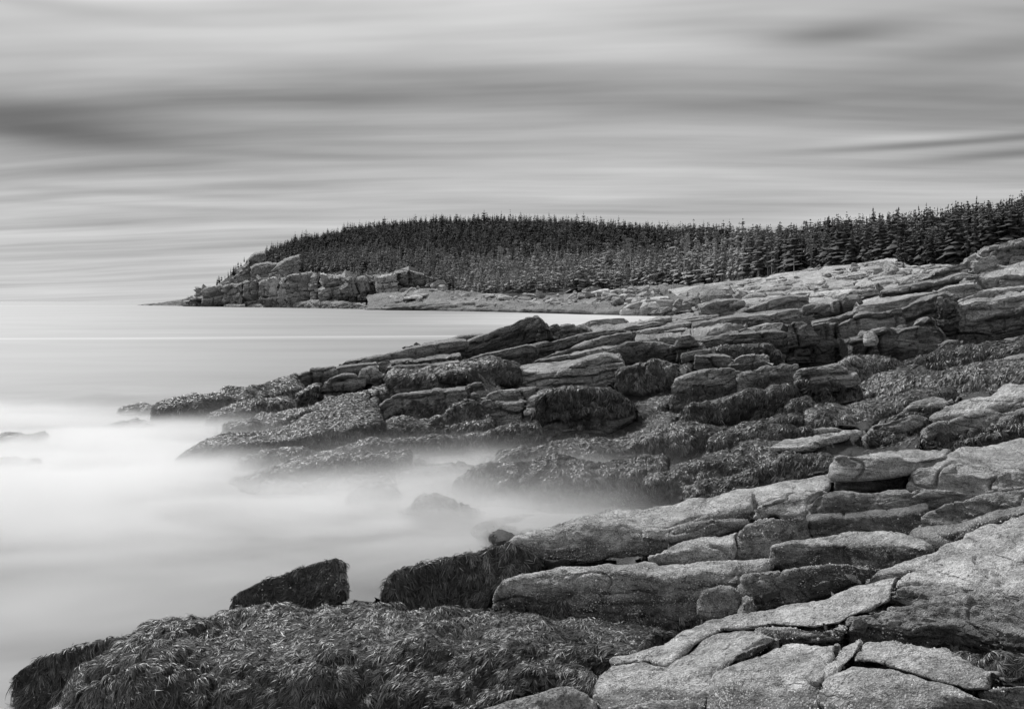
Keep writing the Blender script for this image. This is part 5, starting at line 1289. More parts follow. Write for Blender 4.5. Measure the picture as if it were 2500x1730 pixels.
# the headland cliff
ledge('sea_cliff', 'sheer cliff of the wooded headland standing in the sea', 'H',
      [(440, 802), (600, 804), (740, 808), (1000, 812), (1200, 815), (1400, 818), (1600, 820), (1780, 824), (2000, 830)],
      [(470, 745), (560, 695), (700, 655), (900, 628), (1000, 612), (1150, 598), (1280, 570), (1440, 565), (1640, 580), (1800, 582), (1980, 560), (2100, 535)],
      [(480, 735), (560, 683), (700, 645), (900, 612), (1000, 600), (1150, 588), (1280, 558), (1440, 553), (1640, 568), (1800, 570), (1980, 548), (2100, 522)],
      mids=[([(445, 780), (600, 765), (740, 775), (1000, 770), (1200, 770), (1400, 755), (1600, 760), (1780, 775), (2000, 770)], .9)],
      Y=(840, 800, 760, 700, 640, 590, 560), style='mid', rnd=1, rndu=0, alb=.25, bed=13, joint=7, amp=.9, groove=1.1, mat=M_CLIFF, cat='cliff', lean=.15, dark=.38, maxd=40, step=1.1)
ledge('rock_point', 'low dark rock point running out from the headland into the sea', 'H',
      [(100, 795), (300, 798), (460, 804)], [(130, 788), (180, 780), (280, 775), (400, 755), (490, 735)], None, Y=(1050, 900), style='mid', rnd=1, alb=.22, bed=5, joint=12, mat=M_CLIFF, cat='rock point', depth=30, step=1.1)
for lab, b, e, k, Y in (
        ('rounded buttress of bare rock on the headland above the long cliff', [(935, 620), (1010, 612), (1110, 590)], [(925, 520), (970, 492), (1060, 482), (1125, 490)], [(930, 505), (970, 480), (1060, 472), (1125, 478)], (800, 780)),
        ('sloping bare rock ramp beside the rounded buttress under the trees', [(1075, 600), (1180, 580), (1300, 540)], [(1085, 540), (1150, 480), (1220, 440), (1295, 425)], [(1090, 525), (1150, 467), (1220, 428), (1295, 415)], (775, 750)),
        ('topmost bare crag of the headland below the leftmost tall spruces', [(845, 570), (930, 560), (1060, 490)], [(910, 460), (960, 415), (1040, 400), (1062, 440)], [(915, 448), (960, 403), (1040, 389), (1062, 425)], (860, 850)),
        ('stepped pale rock slope on the left shoulder of the headland', [(690, 665), (800, 640), (940, 620)], [(705, 640), (790, 615), (850, 565), (925, 470)], [(710, 630), (790, 602), (850, 552), (920, 458)], (880, 830)),
        ('pale skirt of broken rock at the foot of the headland cliff', [(730, 812), (1000, 816), (1400, 822), (1780, 830)], [(740, 795), (1000, 785), (1400, 765), (1700, 775), (1790, 795)], [(745, 785), (1000, 772), (1400, 745), (1700, 765), (1790, 785)], (750, 690, 600, 545)),
        ('dark flat reef at the right foot of the headland cliff', [(1755, 830), (1900, 832), (2090, 828)], [(1765, 815), (1850, 800), (2000, 790), (2085, 800)], None, (515, 512)),
        ('white stepped blocks at the water right of the headland cliff', [(1900, 800), (2050, 800), (2140, 790)], [(1960, 745), (2020, 715), (2100, 708), (2135, 735)], [(1970, 735), (2020, 700), (2100, 692), (2135, 715)], (540, 530)),
        ('broken cliff end under the trees right of the headland cliff', [(1990, 700), (2150, 690), (2320, 690)], [(1985, 570), (2100, 530), (2200, 560), (2320, 610)], None, (580, 560))):
    ledge('headland_rock', lab, 'H', b, e, k, Y=Y, style='mid', rnd=2, alb=.24, bed=4.5, joint=6, amp=1.1, groove=1.3, mat=M_CLIFF, cat='rock outcrop', lean=.3, depth=14, maxd=60, step=1.1)

bt = np.random.default_rng(17)
cl_top = np.array([(480, 745), (560, 692), (640, 668), (700, 652), (800, 635), (900, 622), (1000, 606), (1080, 598), (1180, 585), (1280, 565), (1360, 560), (1440, 560), (1540, 567), (1640, 576), (1720, 578), (1800, 576), (1900, 566), (1980, 556), (2100, 530)], float)
names = ('leaning', 'square', 'narrow', 'broad', 'cracked', 'stepped', 'tall', 'stained', 'rough', 'split', 'blunt', 'pale')
words_ = ('first', 'second', 'third', 'fourth', 'fifth', 'sixth', 'seventh', 'eighth', 'ninth', 'tenth', 'eleventh', 'twelfth')
cuts = [490, 575, 735, 880, 1000, 1040, 1150, 1195, 1380, 1440, 1640, 1850, 2010]
for i in range(12):
    x0, x1 = cuts[i], cuts[i + 1]
    xs = np.linspace(x0, x1, 5)
    Yc = float(np.interp((x0 + x1) / 2, [440, 740, 1000, 1400, 1780, 2000], [840, 775, 715, 630, 575, 555]))
    top = np.interp(xs, cl_top[:, 0], cl_top[:, 1]) + bt.normal(size=5) * 5 + (16 if i in (2, 4, 6, 8) else 0) + (bt.random() * 30 if i > 8 else 0)
    bot = np.interp(xs, [440, 1000, 1780, 2000], [780, 775, 775, 750]) + bt.normal(size=5) * 2
    tw = bt.uniform(-4, 11)
    ledge('cliff_buttress', words_[i] + ' rock buttress of the headland cliff counted from its seaward end', 'H', list(zip(xs, bot)), list(zip(xs + bt.normal() * 5, top)), list(zip(xs + 8, top - 10)),
          Y=(Yc - 8 + tw, Yc - 10 - tw), style='mid', rnd=0, rndu=0, alb=.30 * (.75 + .5 * bt.random()), bed=6 + 5 * bt.random(), joint=6 + 4 * bt.random(), amp=.9, groove=1.6, mat=M_CLIFF, cat='cliff', group='buttresses of the headland cliff',
          lean=.12 + .12 * bt.random(), maxd=30, step=1.0, ctrl=False, anis=.8, dark=.12, topcalm=.3)

for lab, t, b, e, k, Y in (
        ('stepped pale blocks joining the upper shelf to the stony shore', 'B', [(1960, 260), (2100, 240), (2320, 235)], [(1980, 215), (2120, 170), (2310, 155)], [(2000, 185), (2120, 140), (2320, 120)], (88, 84)),
        ('long pale step at the left end of the upper shelf', 'B', [(2090, 300), (2200, 280), (2420, 262)], [(2100, 262), (2210, 225), (2410, 205)], [(2110, 240), (2210, 205), (2420, 180)], (77.5, 75.5)),
        ('dark wave cut ledge at the waterline left of the grey outcrop', 'B', [(700, 300), (1000, 302), (1350, 310), (1560, 322)], [(720, 280), (1000, 268), (1340, 272), (1550, 285)], [(740, 270), (1000, 255), (1340, 260), (1550, 275)], (408, 350)),
        ('dark wave cut ledge at the waterline below the square blocks', 'B', [(-330, 304), (0, 298), (400, 292), (700, 296)], [(-320, 282), (0, 268), (400, 262), (690, 270)], [(-310, 268), (0, 250), (400, 248), (690, 258)], (488, 430))):
    mid(lab, t, b, e, k, Y, bed=2.2, joint=6, alb=.14 if 'dark' in lab else .36, mat=M_FAR, amp=1.2, topcalm=.4, maxd=25, ctrl=False)

sr = np.random.default_rng(4)
for i, (x, y, w) in enumerate(((1560, 470, 500), (1700, 430, 520), (1480, 440, 380), (1850, 395, 420), (1620, 400, 300), (2000, 365, 380), (1950, 455, 360))):
    xs = np.linspace(x, x + w, 6)
    yb = y - .17 * (xs - x) + sr.normal(size=6) * 2
    Yv = 1 / ((y - 330) / 205 / 57 + (535 - y) / 205 / 73) * .985
    mid(('first', 'second', 'third', 'fourth', 'fifth', 'sixth', 'seventh')[i] + ' thin stratum edge crossing the wide sheet of smooth rock below the beach', 'B', list(zip(xs, yb + 3)), list(zip(xs, yb - np.array([2, 7, 10, 9, 8, 3]))), list(zip(xs, yb - np.array([5, 13, 20, 20, 17, 8]))),
        (Yv, Yv), bed=.5, joint=2.5, alb=.30, ctrl=False, maxd=4, lean=.5, name='rock_slab', cat='rock slab', group='thin strata of the smooth sheet')

# ------------------------------------------------------------------ the ground under and between the ledges
def build_ground():
    poly = px('Z', [(110, 1760), (85, 1540), (200, 1465), (430, 1405), (560, 1385), (800, 1350), (900, 1345), (1000, 1310), (1170, 1240), (1000, 1230), (700, 1210), (400, 1160),
                    (150, 1090), (100, 1000), (200, 965), (300, 930), (430, 892), (680, 842), (770, 822), (950, 775), (1050, 760), (1230, 745), (1420, 742), (1560, 725), (1700, 700),
                    (1850, 690), (2100, 640), (2460, 590), (3360, 560), (3360, 1760)])
    xs = np.arange(20, 1500, 3.0)
    ys = np.arange(262, 776, 2.6)
    PX, PY = np.meshgrid(xs, ys)
    q = np.stack([PX.ravel(), PY.ravel()], -1)
    inside = np.zeros(len(q), bool)
    j = len(poly) - 1
    for i in range(len(poly)):
        xi, yi = poly[i]
        xj, yj = poly[j]
        c = ((yi > q[:, 1]) != (yj > q[:, 1])) & (q[:, 0] < (xj - xi) * (q[:, 1] - yi) / (yj - yi + 1e-9) + xi)
        inside ^= c
        j = i
    ctrl = list(CTRL)

    def zp(x, y, z):
        p = px('Z', [(x, y)])[0]
        ctrl.append((p[0], p[1], (CAMH - z) * FPX / (p[1] - HOR)))
    for x, y, z in ((0, 980, -.5), (100, 1040, -.5), (200, 1300, -.9), (0, 1500, -.8), (300, 1100, -.4), (400, 1200, -.7), (600, 1200, -.6), (700, 1130, -.25), (850, 1180, -.4), (900, 1120, -.1), (1000, 1200, -.3),
                    (1000, 1150, -.1), (1150, 1180, -.05), (1200, 1150, .1), (1300, 1140, .2), (1400, 1130, .4), (1100, 1230, -.3), (900, 1300, -.5), (700, 1320, -.5), (500, 1350, -.5), (200, 1450, -.5),
                    (200, 960, -.4), (330, 930, -.3), (1480, 1120, .5), (1600, 1090, .9), (1700, 1050, 1.1)):
        zp(x, y, z)
    ctrl = np.array(ctrl)
    lg = np.log(ctrl[:, 2])
    Yg = np.zeros(len(q))
    for s in range(0, len(q), 4000):
        d2 = ((q[s:s + 4000, None, 0] - ctrl[None, :, 0]) / 1.6) ** 2 + ((q[s:s + 4000, None, 1] - ctrl[None, :, 1]) * 1.3) ** 2 + 30
        w = d2 ** -2.0
        Yg[s:s + 4000] = np.exp((w * lg[None]).sum(1) / w.sum(1))
    Yg = Yg.reshape(PX.shape)
    # stay behind the rock faces in front
    zb = np.full(PX.shape, 1e9)
    for L in LEDGES:
        G = L['G']
        sel = (L['vc'] > -.05) & (L['vc'] < 2.3)
        P = G[sel].reshape(-1, 3)
        pr = proj(P)
        ix = np.round((pr[:, 0] - xs[0]) / 3.0).astype(int)
        iy = np.round((pr[:, 1] - ys[0]) / 2.6).astype(int)
        ok = (ix >= 0) & (ix < len(xs)) & (iy >= 0) & (iy < len(ys))
        np.minimum.at(zb, (iy[ok], ix[ok]), P[ok, 1])
    cov = zb < 1e8
    far = np.where(cov, zb, 0)
    for ax in (0, 1):
        for _ in range(2):
            far = np.maximum(far, np.maximum(np.roll(far, 1, ax), np.roll(far, -1, ax)))
    Y2 = np.where(cov, np.maximum(Yg, far * 1.012 + .05), Yg)
    G = unproj(np.stack([PX, PY], -1), Y2)[::-1]
    zbr = zb[::-1]
    ins = inside.reshape(PX.shape)[::-1]
    pm = np.linalg.norm(G - np.array([0, 0, CAMH]), axis=-1, keepdims=True) / FPX
    N = gnormals(smooth(smooth(G, 2, 0), 2, 1))
    lod = pm[..., 0]
    d = sum(perlin(G / (L), 200 + k) * L * .10 * np.clip(L / (3 * lod) - .5, 0, 1) for k, L in enumerate((2.4, 1.2, .6, .3, .15)))
    G = G + N * d[..., None] * .8 * np.where(cov[::-1], 0, 1)[..., None]
    N = gnormals(G)
    F = grid_faces(*G.shape[:2])
    keep = ins.ravel()[F].all(1)
    tone = np.full(G.shape[:2], .045) * (1 + .5 * perlin(G / (lod[..., None] * 20), 33))
    dry = smoothmask(G[..., 2] + .6 * perlin(G / 3.0, 35), 1.5, 2.4) * smoothmask(G[..., 1], 43, 50)
    bank = smoothmask(13.2 - G[..., 1], -.5, .5) * smoothmask(G[..., 2], 1.0, 1.4) * smoothmask(G[..., 0] - .12 * G[..., 1], -.4, .1)
    dry = np.maximum(dry, bank)
    tone = tone * (1 - dry) + (.22 + .08 * perlin(G / (lod[..., None] * 12), 36)) * dry
    me = mesh_from('shore_ground', G.reshape(-1, 3), F[keep], M_UNDER, tone.ravel(), True)
    link('shore_ground', me, kind='structure')
    # rockweed on the open ground
    vis = (zbr > G[..., 1] - .3) & ins & (dry < .5) & (G[..., 1] > 13.8) & (G[..., 2] > -.15) & (G[..., 2] < 3.4) & (G[..., 1] < 48)
    m = vis.astype(float) * smoothmask(perlin(G / (lod[..., None] * 45), 41), -.6, -.1)
    mq = m[:-1, :-1] * m[1:, 1:]
    wme = weed_mesh('rockweed', G, N, mq, 3.8, 5.0, .6, .06, 77, cap=90000)
    if wme:
        link('rockweed', wme, None, 'combed dark rockweed carpeting the hollows between the ledges', 'rockweed', kind='stuff')


build_ground()


# ------------------------------------------------------------------ sea
def build_sea():
    m = bpy.data.materials.new('sea_water')
    m.use_nodes = True
    q = NT(m.node_tree)
    ge = q.n('ShaderNodeNewGeometry')
    sx = q.n('ShaderNodeSeparateXYZ')
    q.put(sx.inputs[0], ge.outputs['Position'])
    X, Y, Z = sx.outputs
    # swell lines smeared by the long exposure, along the shore
    n1 = q.noise(q.comb(q.math('MULTIPLY', X, .012), q.math('MULTIPLY', Y, .05), 0), 1, 3, .5)
    n2 = q.noise(q.comb(q.math('MULTIPLY', X, .05), q.math('MULTIPLY', Y, .12), 3), 1, 3, .5)
    n3 = q.noise(q.comb(q.math('MULTIPLY', X, .16), q.math('MULTIPLY', Y, .22), 5), 1, 3, .55, .5)
    base = q.math('ADD', .215, q.math('MULTIPLY', q.math('SUBTRACT', n1, .5), .16))
    near = q.map(Y, 60, 28, 0, 1, True)
    base = q.math('ADD', base, q.math('MULTIPLY', near, q.math('ADD', -.05, q.math('MULTIPLY', q.math('SUBTRACT', n3, .5), .42))))
    base = q.math('ADD', base, q.math('MULTIPLY', q.math('SUBTRACT', n2, .5), .10))

    def band(y0, wd, amt, slope, x0=None, xw=None):
        yy = q.math('SUBTRACT', q.math('SUBTRACT', Y, y0), q.math('MULTIPLY', X, slope))
        yy = q.math('ADD', yy, q.math('MULTIPLY', q.math('SUBTRACT', n2, .5), wd * 1.2))
        g = q.math('POWER', 2.718, q.math('MULTIPLY', q.math('POWER', q.math('DIVIDE', yy, wd), 2.0), -1.0))
        if x0 is not None:
            g = q.math('MULTIPLY', g, q.map(X, x0 - xw, x0 + xw, 0, 1, True))
        return q.math('MULTIPLY', g, amt)
    base = q.math('ADD', base, band(121, 2.6, .22, .13, -45, 30))
    base = q.math('ADD', base, band(113, 2.2, .10, .02))
    base = q.math('ADD', base, band(900, 60, .06, 0.0))
    # white wash over the beach at the head of the bay
    bx = q.map(q.math('ADD', X, q.math('MULTIPLY', q.math('SUBTRACT', n1, .5), 20)), -45, 30, 0, 1, True)
    by = q.math('MULTIPLY', q.map(Y, 120, 200, 0, 1, True), q.map(Y, 420, 300, 0, 1, True))
    base = q.math('ADD', base, q.math('MULTIPLY', q.math('MULTIPLY', bx, by), q.math('ADD', .16, q.math('MULTIPLY', n3, .28))))
    base = q.math('SUBTRACT', base, q.map(Y, 300, 1500, 0, .04))
    base = q.math('MINIMUM', q.math('MAXIMUM', base, .07), .75)
    bs = q.n('ShaderNodeBsdfPrincipled')
    cc = q.n('ShaderNodeCombineColor')
    for i in range(3):
        q.put(cc.inputs[i], base)
    q.put(bs.inputs['Base Color'], cc.outputs[0])
    bs.inputs['Roughness'].default_value = .45
    bs.inputs['Specular IOR Level'].default_value = .3
    o = q.n('ShaderNodeOutputMaterial')
    q.put(o.inputs[0], bs.outputs[0])
    xs = np.array([-40000, -3000, -600, -100, -30, 30, 200, 900, 3000, 40000.0])
    ys = np.array([-60, 5, 20, 60, 150, 400, 1000, 4000, 45000.0])
    XX, YY = np.meshgrid(xs, ys)
    G = np.stack([XX, YY, 0 * XX], -1)
    me = mesh_from('sea', G.reshape(-1, 3), grid_faces(*XX.shape), m, None, True)
    link('sea', me, kind='structure')


build_sea()


# ------------------------------------------------------------------ mist: surf blurred to vapour by the long exposure
def build_mist():
    m = bpy.data.materials.new('surf_mist')
    m.use_nodes = True
    q = NT(m.node_tree)
    ge = q.n('ShaderNodeNewGeometry')
    tc = q.n('ShaderNodeTexCoord')
    sx = q.n('ShaderNodeSeparateXYZ')
    q.put(sx.inputs[0], tc.outputs['Object'])
    X, Y, Z = sx.outputs
    n = q.noise(q.comb(q.math('ADD', q.math('MULTIPLY', X, .20), q.math('MULTIPLY', Y, .10)), q.math('SUBTRACT', q.math('MULTIPLY', Y, .55), q.math('MULTIPLY', X, .10)), q.math('MULTIPLY', Z, .8)), 1, 4, .55, .6)
    hz = q.math('MULTIPLY', q.math('ADD', .06, q.math('MULTIPLY', n, .42)), q.map(Y, 19, 27, 1.15, .5, True))
    d = q.math('POWER', 2.718, q.math('DIVIDE', q.math('MULTIPLY', Z, -1.0), hz))
    d = q.math('MULTIPLY', d, q.map(Z, 1.0, 1.75, 1, 0, True))
    d = q.math('MULTIPLY', d, q.map(n, .36, .62, .04, 1.7))
    d = q.math('MULTIPLY', d, q.map(X, -34, -22, 0, 1, True))
    d = q.math('MULTIPLY', d, q.map(X, 8, -4, 0, 1, True))
    yy = q.math('ADD', Y, q.math('MULTIPLY', q.math('SUBTRACT', X, -1.0), .35))
    d = q.math('MULTIPLY', d, q.map(Y, 13.6, 16, 0, 1, True))
    d = q.math('MULTIPLY', d, q.map(yy, 11, 18.5, .06, 1, True))
    d = q.math('MULTIPLY', d, q.map(q.math('ADD', Y, q.math('MULTIPLY', X, .35)), 34, 22, 0, 1, True))
    d = q.math('MULTIPLY', d, q.map(X, -6, -13, 1, 4.5, True))
    d = q.math('MULTIPLY', d, MIST)
    v = q.n('ShaderNodeVolumePrincipled')
    v.inputs['Color'].default_value = (.965, .965, .965, 1)
    v.inputs['Anisotropy'].default_value = 0.0
    q.put(v.inputs['Density'], d)
    o = q.n('ShaderNodeOutputMaterial')
    q.put(o.inputs['Volume'], v.outputs[0])
    x0, x1, y0, y1, z0, z1 = -34, 9, 13.5, 40, .03, 1.75
    V = np.array([(x, y, z) for z in (z0, z1) for y in (y0, y1) for x in (x0, x1)])
    F = np.array([[0, 2, 3, 1], [4, 5, 7, 6], [0, 1, 5, 4], [2, 6, 7, 3], [0, 4, 6, 2], [1, 3, 7, 5]])
    me = mesh_from('mist', V, F, m, None, False)
    link('mist', me, None, 'white surf mist lying over the cove between the weedy ledges', 'mist', kind='stuff')


MIST = 1.8
build_mist()

# ------------------------------------------------------------------ the wooded hill and its trees
FRONT = np.array([(470, 655, 890), (560, 628, 860), (600, 600, 850), (700, 612, 780), (850, 608, 680), (950, 636, 590), (1050, 664, 520), (1130, 660, 480), (1300, 655, 430), (1450, 648, 390), (1600, 641, 300),
                  (1700, 628, 228), (1800, 612, 185), (1880, 601, 160), (1960, 596, 146), (2030, 604, 134), (2110, 607, 124), (2200, 590, 116), (2320, 565, 112), (2440, 555, 108)], float)
TOPS = np.array([(470, 652), (485, 632), (530, 590), (560, 572), (600, 550), (630, 540), (660, 525), (740, 510), (820, 494), (920, 483), (1000, 477), (1200, 477), (1300, 483), (1400, 492), (1500, 498), (1600, 497), (1700, 505), (1800, 502),
                 (1850, 484), (1950, 476), (2060, 466), (2150, 452), (2290, 437), (2440, 425)], float)
RIDGEY = np.array([(470, 900), (600, 900), (820, 860), (1000, 800), (1200, 720), (1300, 650), (1400, 580), (1500, 500), (1600, 420), (1700, 340), (1800, 270), (1900, 230), (2000, 200), (2200, 172), (2440, 155)], float)


def forest_at(x, t):
    """zoom coordinates x, t 0 front .. 1 ridge -> (base row, depth, row of the tree tops)"""
    fy = np.interp(x, FRONT[:, 0], FRONT[:, 1])
    fY = np.interp(x, FRONT[:, 0], FRONT[:, 2])
    ty = np.interp(x, TOPS[:, 0], TOPS[:, 1])
    rY = np.interp(x, RIDGEY[:, 0], RIDGEY[:, 1])
    rg = ty + np.minimum(9.5 * FPX / rY * 2.252 * .8, (fy - ty) * .62)
    return fy * (1 - t) + rg * t, fY * (1 - t) + rY * t, ty


def build_hill():
    x = np.linspace(470, 2440, 240)
    rows = []
    for t in (-.02, 0, .2, .4, .6, .8, 1.0):
        by, Y, ty = forest_at(x, np.clip(t, 0, 1))
        if t < 0:
            by, Y = by + 6, Y * .985
        rows.append(unproj(np.stack([x, by], -1) / 2.252, Y))
    low = rows[0].copy()
    low[:, 2] -= 4
    back = rows[-1].copy()
    back[:, 1] += 60
    back[:, 2] -= 14
    back2 = back.copy()
    back2[:, 1] += 300
    back2[:, 2] = -3
    G = np.array([low] + rows + [back, back2])
    d = perlin(G / 14, 3) * 1.2 + perlin(G / 5, 4) * .5
    G[1:-2, :, 2] += d[1:-2] * .6
    tone = .05 * (1 + .4 * perlin(G / 9, 6))
    me = mesh_from('hill', G.reshape(-1, 3), grid_faces(*G.shape[:2]), M_HILL, tone.ravel(), True)
    link('hill', me, kind='structure')


build_hill()


def spruce_arrays(seed, whorls, per, sparse=0.0, bare=.12, width=.17, seg=2):
    """unit height spruce: drooping boughs in whorls, each bough a ragged fan of needle sprays"""
    r = np.random.default_rng(seed)
    V, F = [], []
    for k in range(whorls):
        f = (k + r.random() * 1.1) / whorls
        z = bare + (1 - bare) * f ** .92
        if z > .985:
            continue
        R = width * (1 - f) ** .8 * (.75 + .5 * r.random()) + .008
        n = max(3, int(per * (1 - .5 * f)))
        a0 = r.random() * 6.28
        for i in range(n):
            if r.random() < sparse:
                continue
            a = a0 + 6.283 * i / n + r.normal() * .25
            L = R * (.38 + .95 * r.random())
            dr = L * (.25 + .35 * r.random()) * (1 - .9 * f)
            c, s = math.cos(a), math.sin(a)
            wd = L * (.34 + .2 * r.random())
            b = len(V)
            up = .012 * (1 + r.random())
            V += [(0.004 * c, 0.004 * s, z + up), (c * L * .55 - s * wd, s * L * .55 + c * wd, z - dr * .55 - .006 * r.random()), (c * L * .6, s * L * .6, z - dr * .35 + .006),
                  (c * L * .55 + s * wd, s * L * .55 - c * wd, z - dr * .55 - .006 * r.random()), (c * L, s * L, z - dr), (c * L * .7 - s * wd * .1, s * L * .7 + c * wd * .1, z - dr - .018)]
            F += [(b, b + 1, b + 2), (b, b + 2, b + 3), (b + 1, b + 4, b + 2), (b + 2, b + 4, b + 3), (b + 1, b + 5, b + 3)]
    b = len(V)
    V += [(.006, 0, .93), (-.004, .005, .93), (-.004, -.005, .93), (0, 0, 1.0)]
    F += [(b, b + 1, b + 3), (b + 1, b + 2, b + 3), (b + 2, b, b + 3)]
    return np.array(V), np.array(F)


def trunk_arrays(h=.9, r0=.012, r1=.003, n=5):
    V, F = [], []
    for k, (z, r) in enumerate(((-.06, r0 * 1.2), (.3, r0 * .8), (h, r1))):
        for i in range(n):
            a = 6.283 * i / n
            V.append((math.cos(a) * r, math.sin(a) * r, z))
    for k in range(2):
        for i in range(n):
            a, b = k * n + i, k * n + (i + 1) % n
            F += [(a, b, b + n), (a, b + n, a + n)]
    return np.array(V), np.array(F)


def leafy_arrays(seed, n=420, z0=.45, R=.26):
    r = np.random.default_rng(seed)
    V, F = [], []
    lob = [(r.normal() * R * .45, r.normal() * R * .45, z0 + (1 - z0) * (.2 + .6 * r.random()), R * (.35 + .3 * r.random())) for _ in range(9)]
    for i in range(n):
        x, y, z, q = lob[r.integers(9)]
        d = r.normal(size=3)
        d /= np.linalg.norm(d)
        c = np.array([x, y, z]) + d * q * (.4 + .6 * r.random() ** .5) * np.array([1, 1, .8])
        u, w = r.normal(size=3), r.normal(size=3)
        s = .018 * (.6 + r.random())
        b = len(V)
        V += [c + u * s, c - u * s * .6 + w * s, c - w * s * .8]
        F.append((b, b + 1, b + 2))
    for k in range(7):
        a = r.random() * 6.28
        tip = np.array([math.cos(a) * R * .7, math.sin(a) * R * .7, z0 + (1 - z0) * (.3 + .6 * r.random())])
        b = len(V)
        o = np.array([0, 0, z0 * (.7 + .4 * r.random())])
        V += [o + (.006, 0, 0), o - (.006, 0, 0), o + (0, .008, 0), tip]
        F += [(b, b + 1, b + 3), (b + 1, b + 2, b + 3), (b + 2, b, b + 3)]
    return np.array(V), np.array(F)


def build_forest():
    r = np.random.default_rng(29)
    spots = []

    def add(x, t, hm, force=False, kind='s', by=None, Y=None):
        b_, Y_, ty = forest_at(x, t)
        by = b_ if by is None else by
        Y = Y_ if Y is None else Y
        allow = (by - ty + min(abs(r.normal()) * 8, 17) * (1 if r.random() < .30 else -1.0) - 1 - 4 * t) * Y / FPX / 2.252
        h = hm if force else min(hm, allow)
        hp = h * FPX / Y * 2.252
        if hp < 6:
            return False
        if not force:
            wpx = hp * .24
            for s in spots[-900:]:
                if abs(s[0] - x) < wpx * (.72 if hp > 70 else .95) and abs(s[1] - by) < max(hp * .15, 3.4):
                    return False
        spots.append((x, by, Y, h, t, hp, kind))
        return True
    # trees that stand out
    for x, by, Y, h, kd in ((604, 598, 852, 11.5, 'a'), (614, 597, 850, 14.5, 'a'), (626, 600, 848, 15, 'a'), (638, 600, 846, 13.5, 'a'), (663, 596, 835, 17.5, 'a'),
                            (489, 640, 890, 7, 'p'), (494, 638, 889, 8.5, 'p'), (499, 636, 888, 7, 'p'), (507, 634, 887, 7, 'p'), (514, 628, 886, 9, 'p'), (520, 622, 885, 9, 'p'), (526, 618, 884, 9.5, 'p'), (531, 612, 884, 8, 'p'), (536, 608, 883, 9, 'p'), (550, 588, 880, 5, 'p'), (543, 600, 880, 5, 'p'),
                            (1790, 590, 205, 7.8, 'd'), (1128, 585, 560, 9.5, 'd'), (1212, 580, 560, 10.5, 'd'), (1540, 610, 320, 15, 'b'), (1420, 600, 420, 15, 'b'), (965, 575, 640, 13, 'b'), (1180, 570, 600, 8, 'd')):
        add(x, .3, h, True, kd, by, Y)
    for i in range(220):      # trees coming down among the rocks at the cliff edge
        x = r.uniform(640, 1060)
        by = np.interp(x, FRONT[:, 0], FRONT[:, 1]) + r.random() ** 2 * np.interp(x, [640, 800, 930, 1060], [6, 10, 36, 14])
        Y = np.interp(x, FRONT[:, 0], FRONT[:, 2]) * .975
        hm = r.uniform(4, 9.5)
        if all(abs(s[0] - x) > 4 or abs(s[1] - by) > 3 for s in spots):
            add(x, .05, hm, True, 's', by, Y)
    for i in range(26000):
        x = r.uniform(596, 2430)
        t = r.random() ** 1.15
        big = np.interp(x, [600, 1000, 1300, 1500, 1700, 1900, 2400], [10, 10.5, 13, 15.5, 15, 11.5, 11])
        add(x, t, big * (.48 + .64 * r.random()) * (1.0 if r.random() < .93 else 1.18))
    spots_a = sorted(spots, key=lambda s: -s[5])
    print('TREES', len(spots_a))
    protos = {}

    def proto(tone, shape, near):
        k = (tone, shape, near)
        if k not in protos:
            tv = [.05, .085, .155, .28][tone]
            if near:
                V, F = spruce_arrays(50 + shape, [19, 24, 17, 21, 15, 20][shape], [9, 8, 8, 10, 7, 9][shape], [.15, .10, .34, .12, .48, .2][shape], [.10, .16, .26, .05, .34, .12][shape], [.20, .15, .15, .25, .17, .22][shape])
            else:
                V, F = spruce_arrays(80 + shape, [11, 13, 10, 12, 9, 11][shape], 6, [.1, .08, .2, .1, .4, .15][shape], [.08, .12, .2, .05, .3, .1][shape], [.27, .20, .20, .34, .24, .30][shape])
            tn = tv * (.8 + .5 * np.random.default_rng(shape).random(len(V)))
            TV, TF = trunk_arrays()
            protos[k] = (V, F, tn, TV, TF)
        return protos[k]
    pm = {}

    def proto_mesh(tone, shape):
        k = (tone, shape)
        if k not in pm:
            V, F, tn, TV, TF = proto(tone, shape, True)
            pm[k] = (mesh_from('crown', V, F, M_NEEDLE, tn, False), mesh_from('trunk', TV, TF, M_BARK, np.full(len(TV), .16), True))
        return pm[k]
    lv = [leafy_arrays(s) for s in (1, 2, 3)]
    lm = [(mesh_from('crown', V, F, M_NEEDLE, np.full(len(V), .34) * (.7 + .6 * np.random.default_rng(5).random(len(V))), False)) for V, F in lv]
    bv = [leafy_arrays(s, 190, .35, .16) for s in (4, 5)]
    bm = [(mesh_from('crown', V, F, M_NEEDLE, np.full(len(V), .26), False)) for V, F in bv]
    TV, TF = trunk_arrays(.75, .014, .005)
    lt = mesh_from('trunk', TV, TF, M_BARK, np.full(len(TV), .42), True)
    labels = {'d': {1790: 'large pale round crowned tree standing out of the dark spruces above the granite shelf', 1128: 'left of the two pale bushy trees low in the wood behind the bay', 1212: 'right and larger of the two pale bushy trees low in the wood behind the bay', 1180: 'small pale bush of a tree between the two pale bushy trees'},
              'b': {1540: 'tall thin pale birch at the front of the wood above the stony shore', 1420: 'slim pale birch left of the tall thin one in the middle of the wood', 965: 'pale bare birch high on the wooded headland'},
              'a': {604: 'lone thin spruce at the brink of the headland, leftmost of the skyline five', 614: 'second spruce from the brink on the headland skyline', 626: 'tall middle spruce of the five on the headland brink', 638: 'fourth spruce from the headland brink, beside the wood edge', 663: 'tallest spruce poking above the headland skyline, nearest the wood'}}
    nind = 0
    FV, FF, FT, off = [], [], [], 0
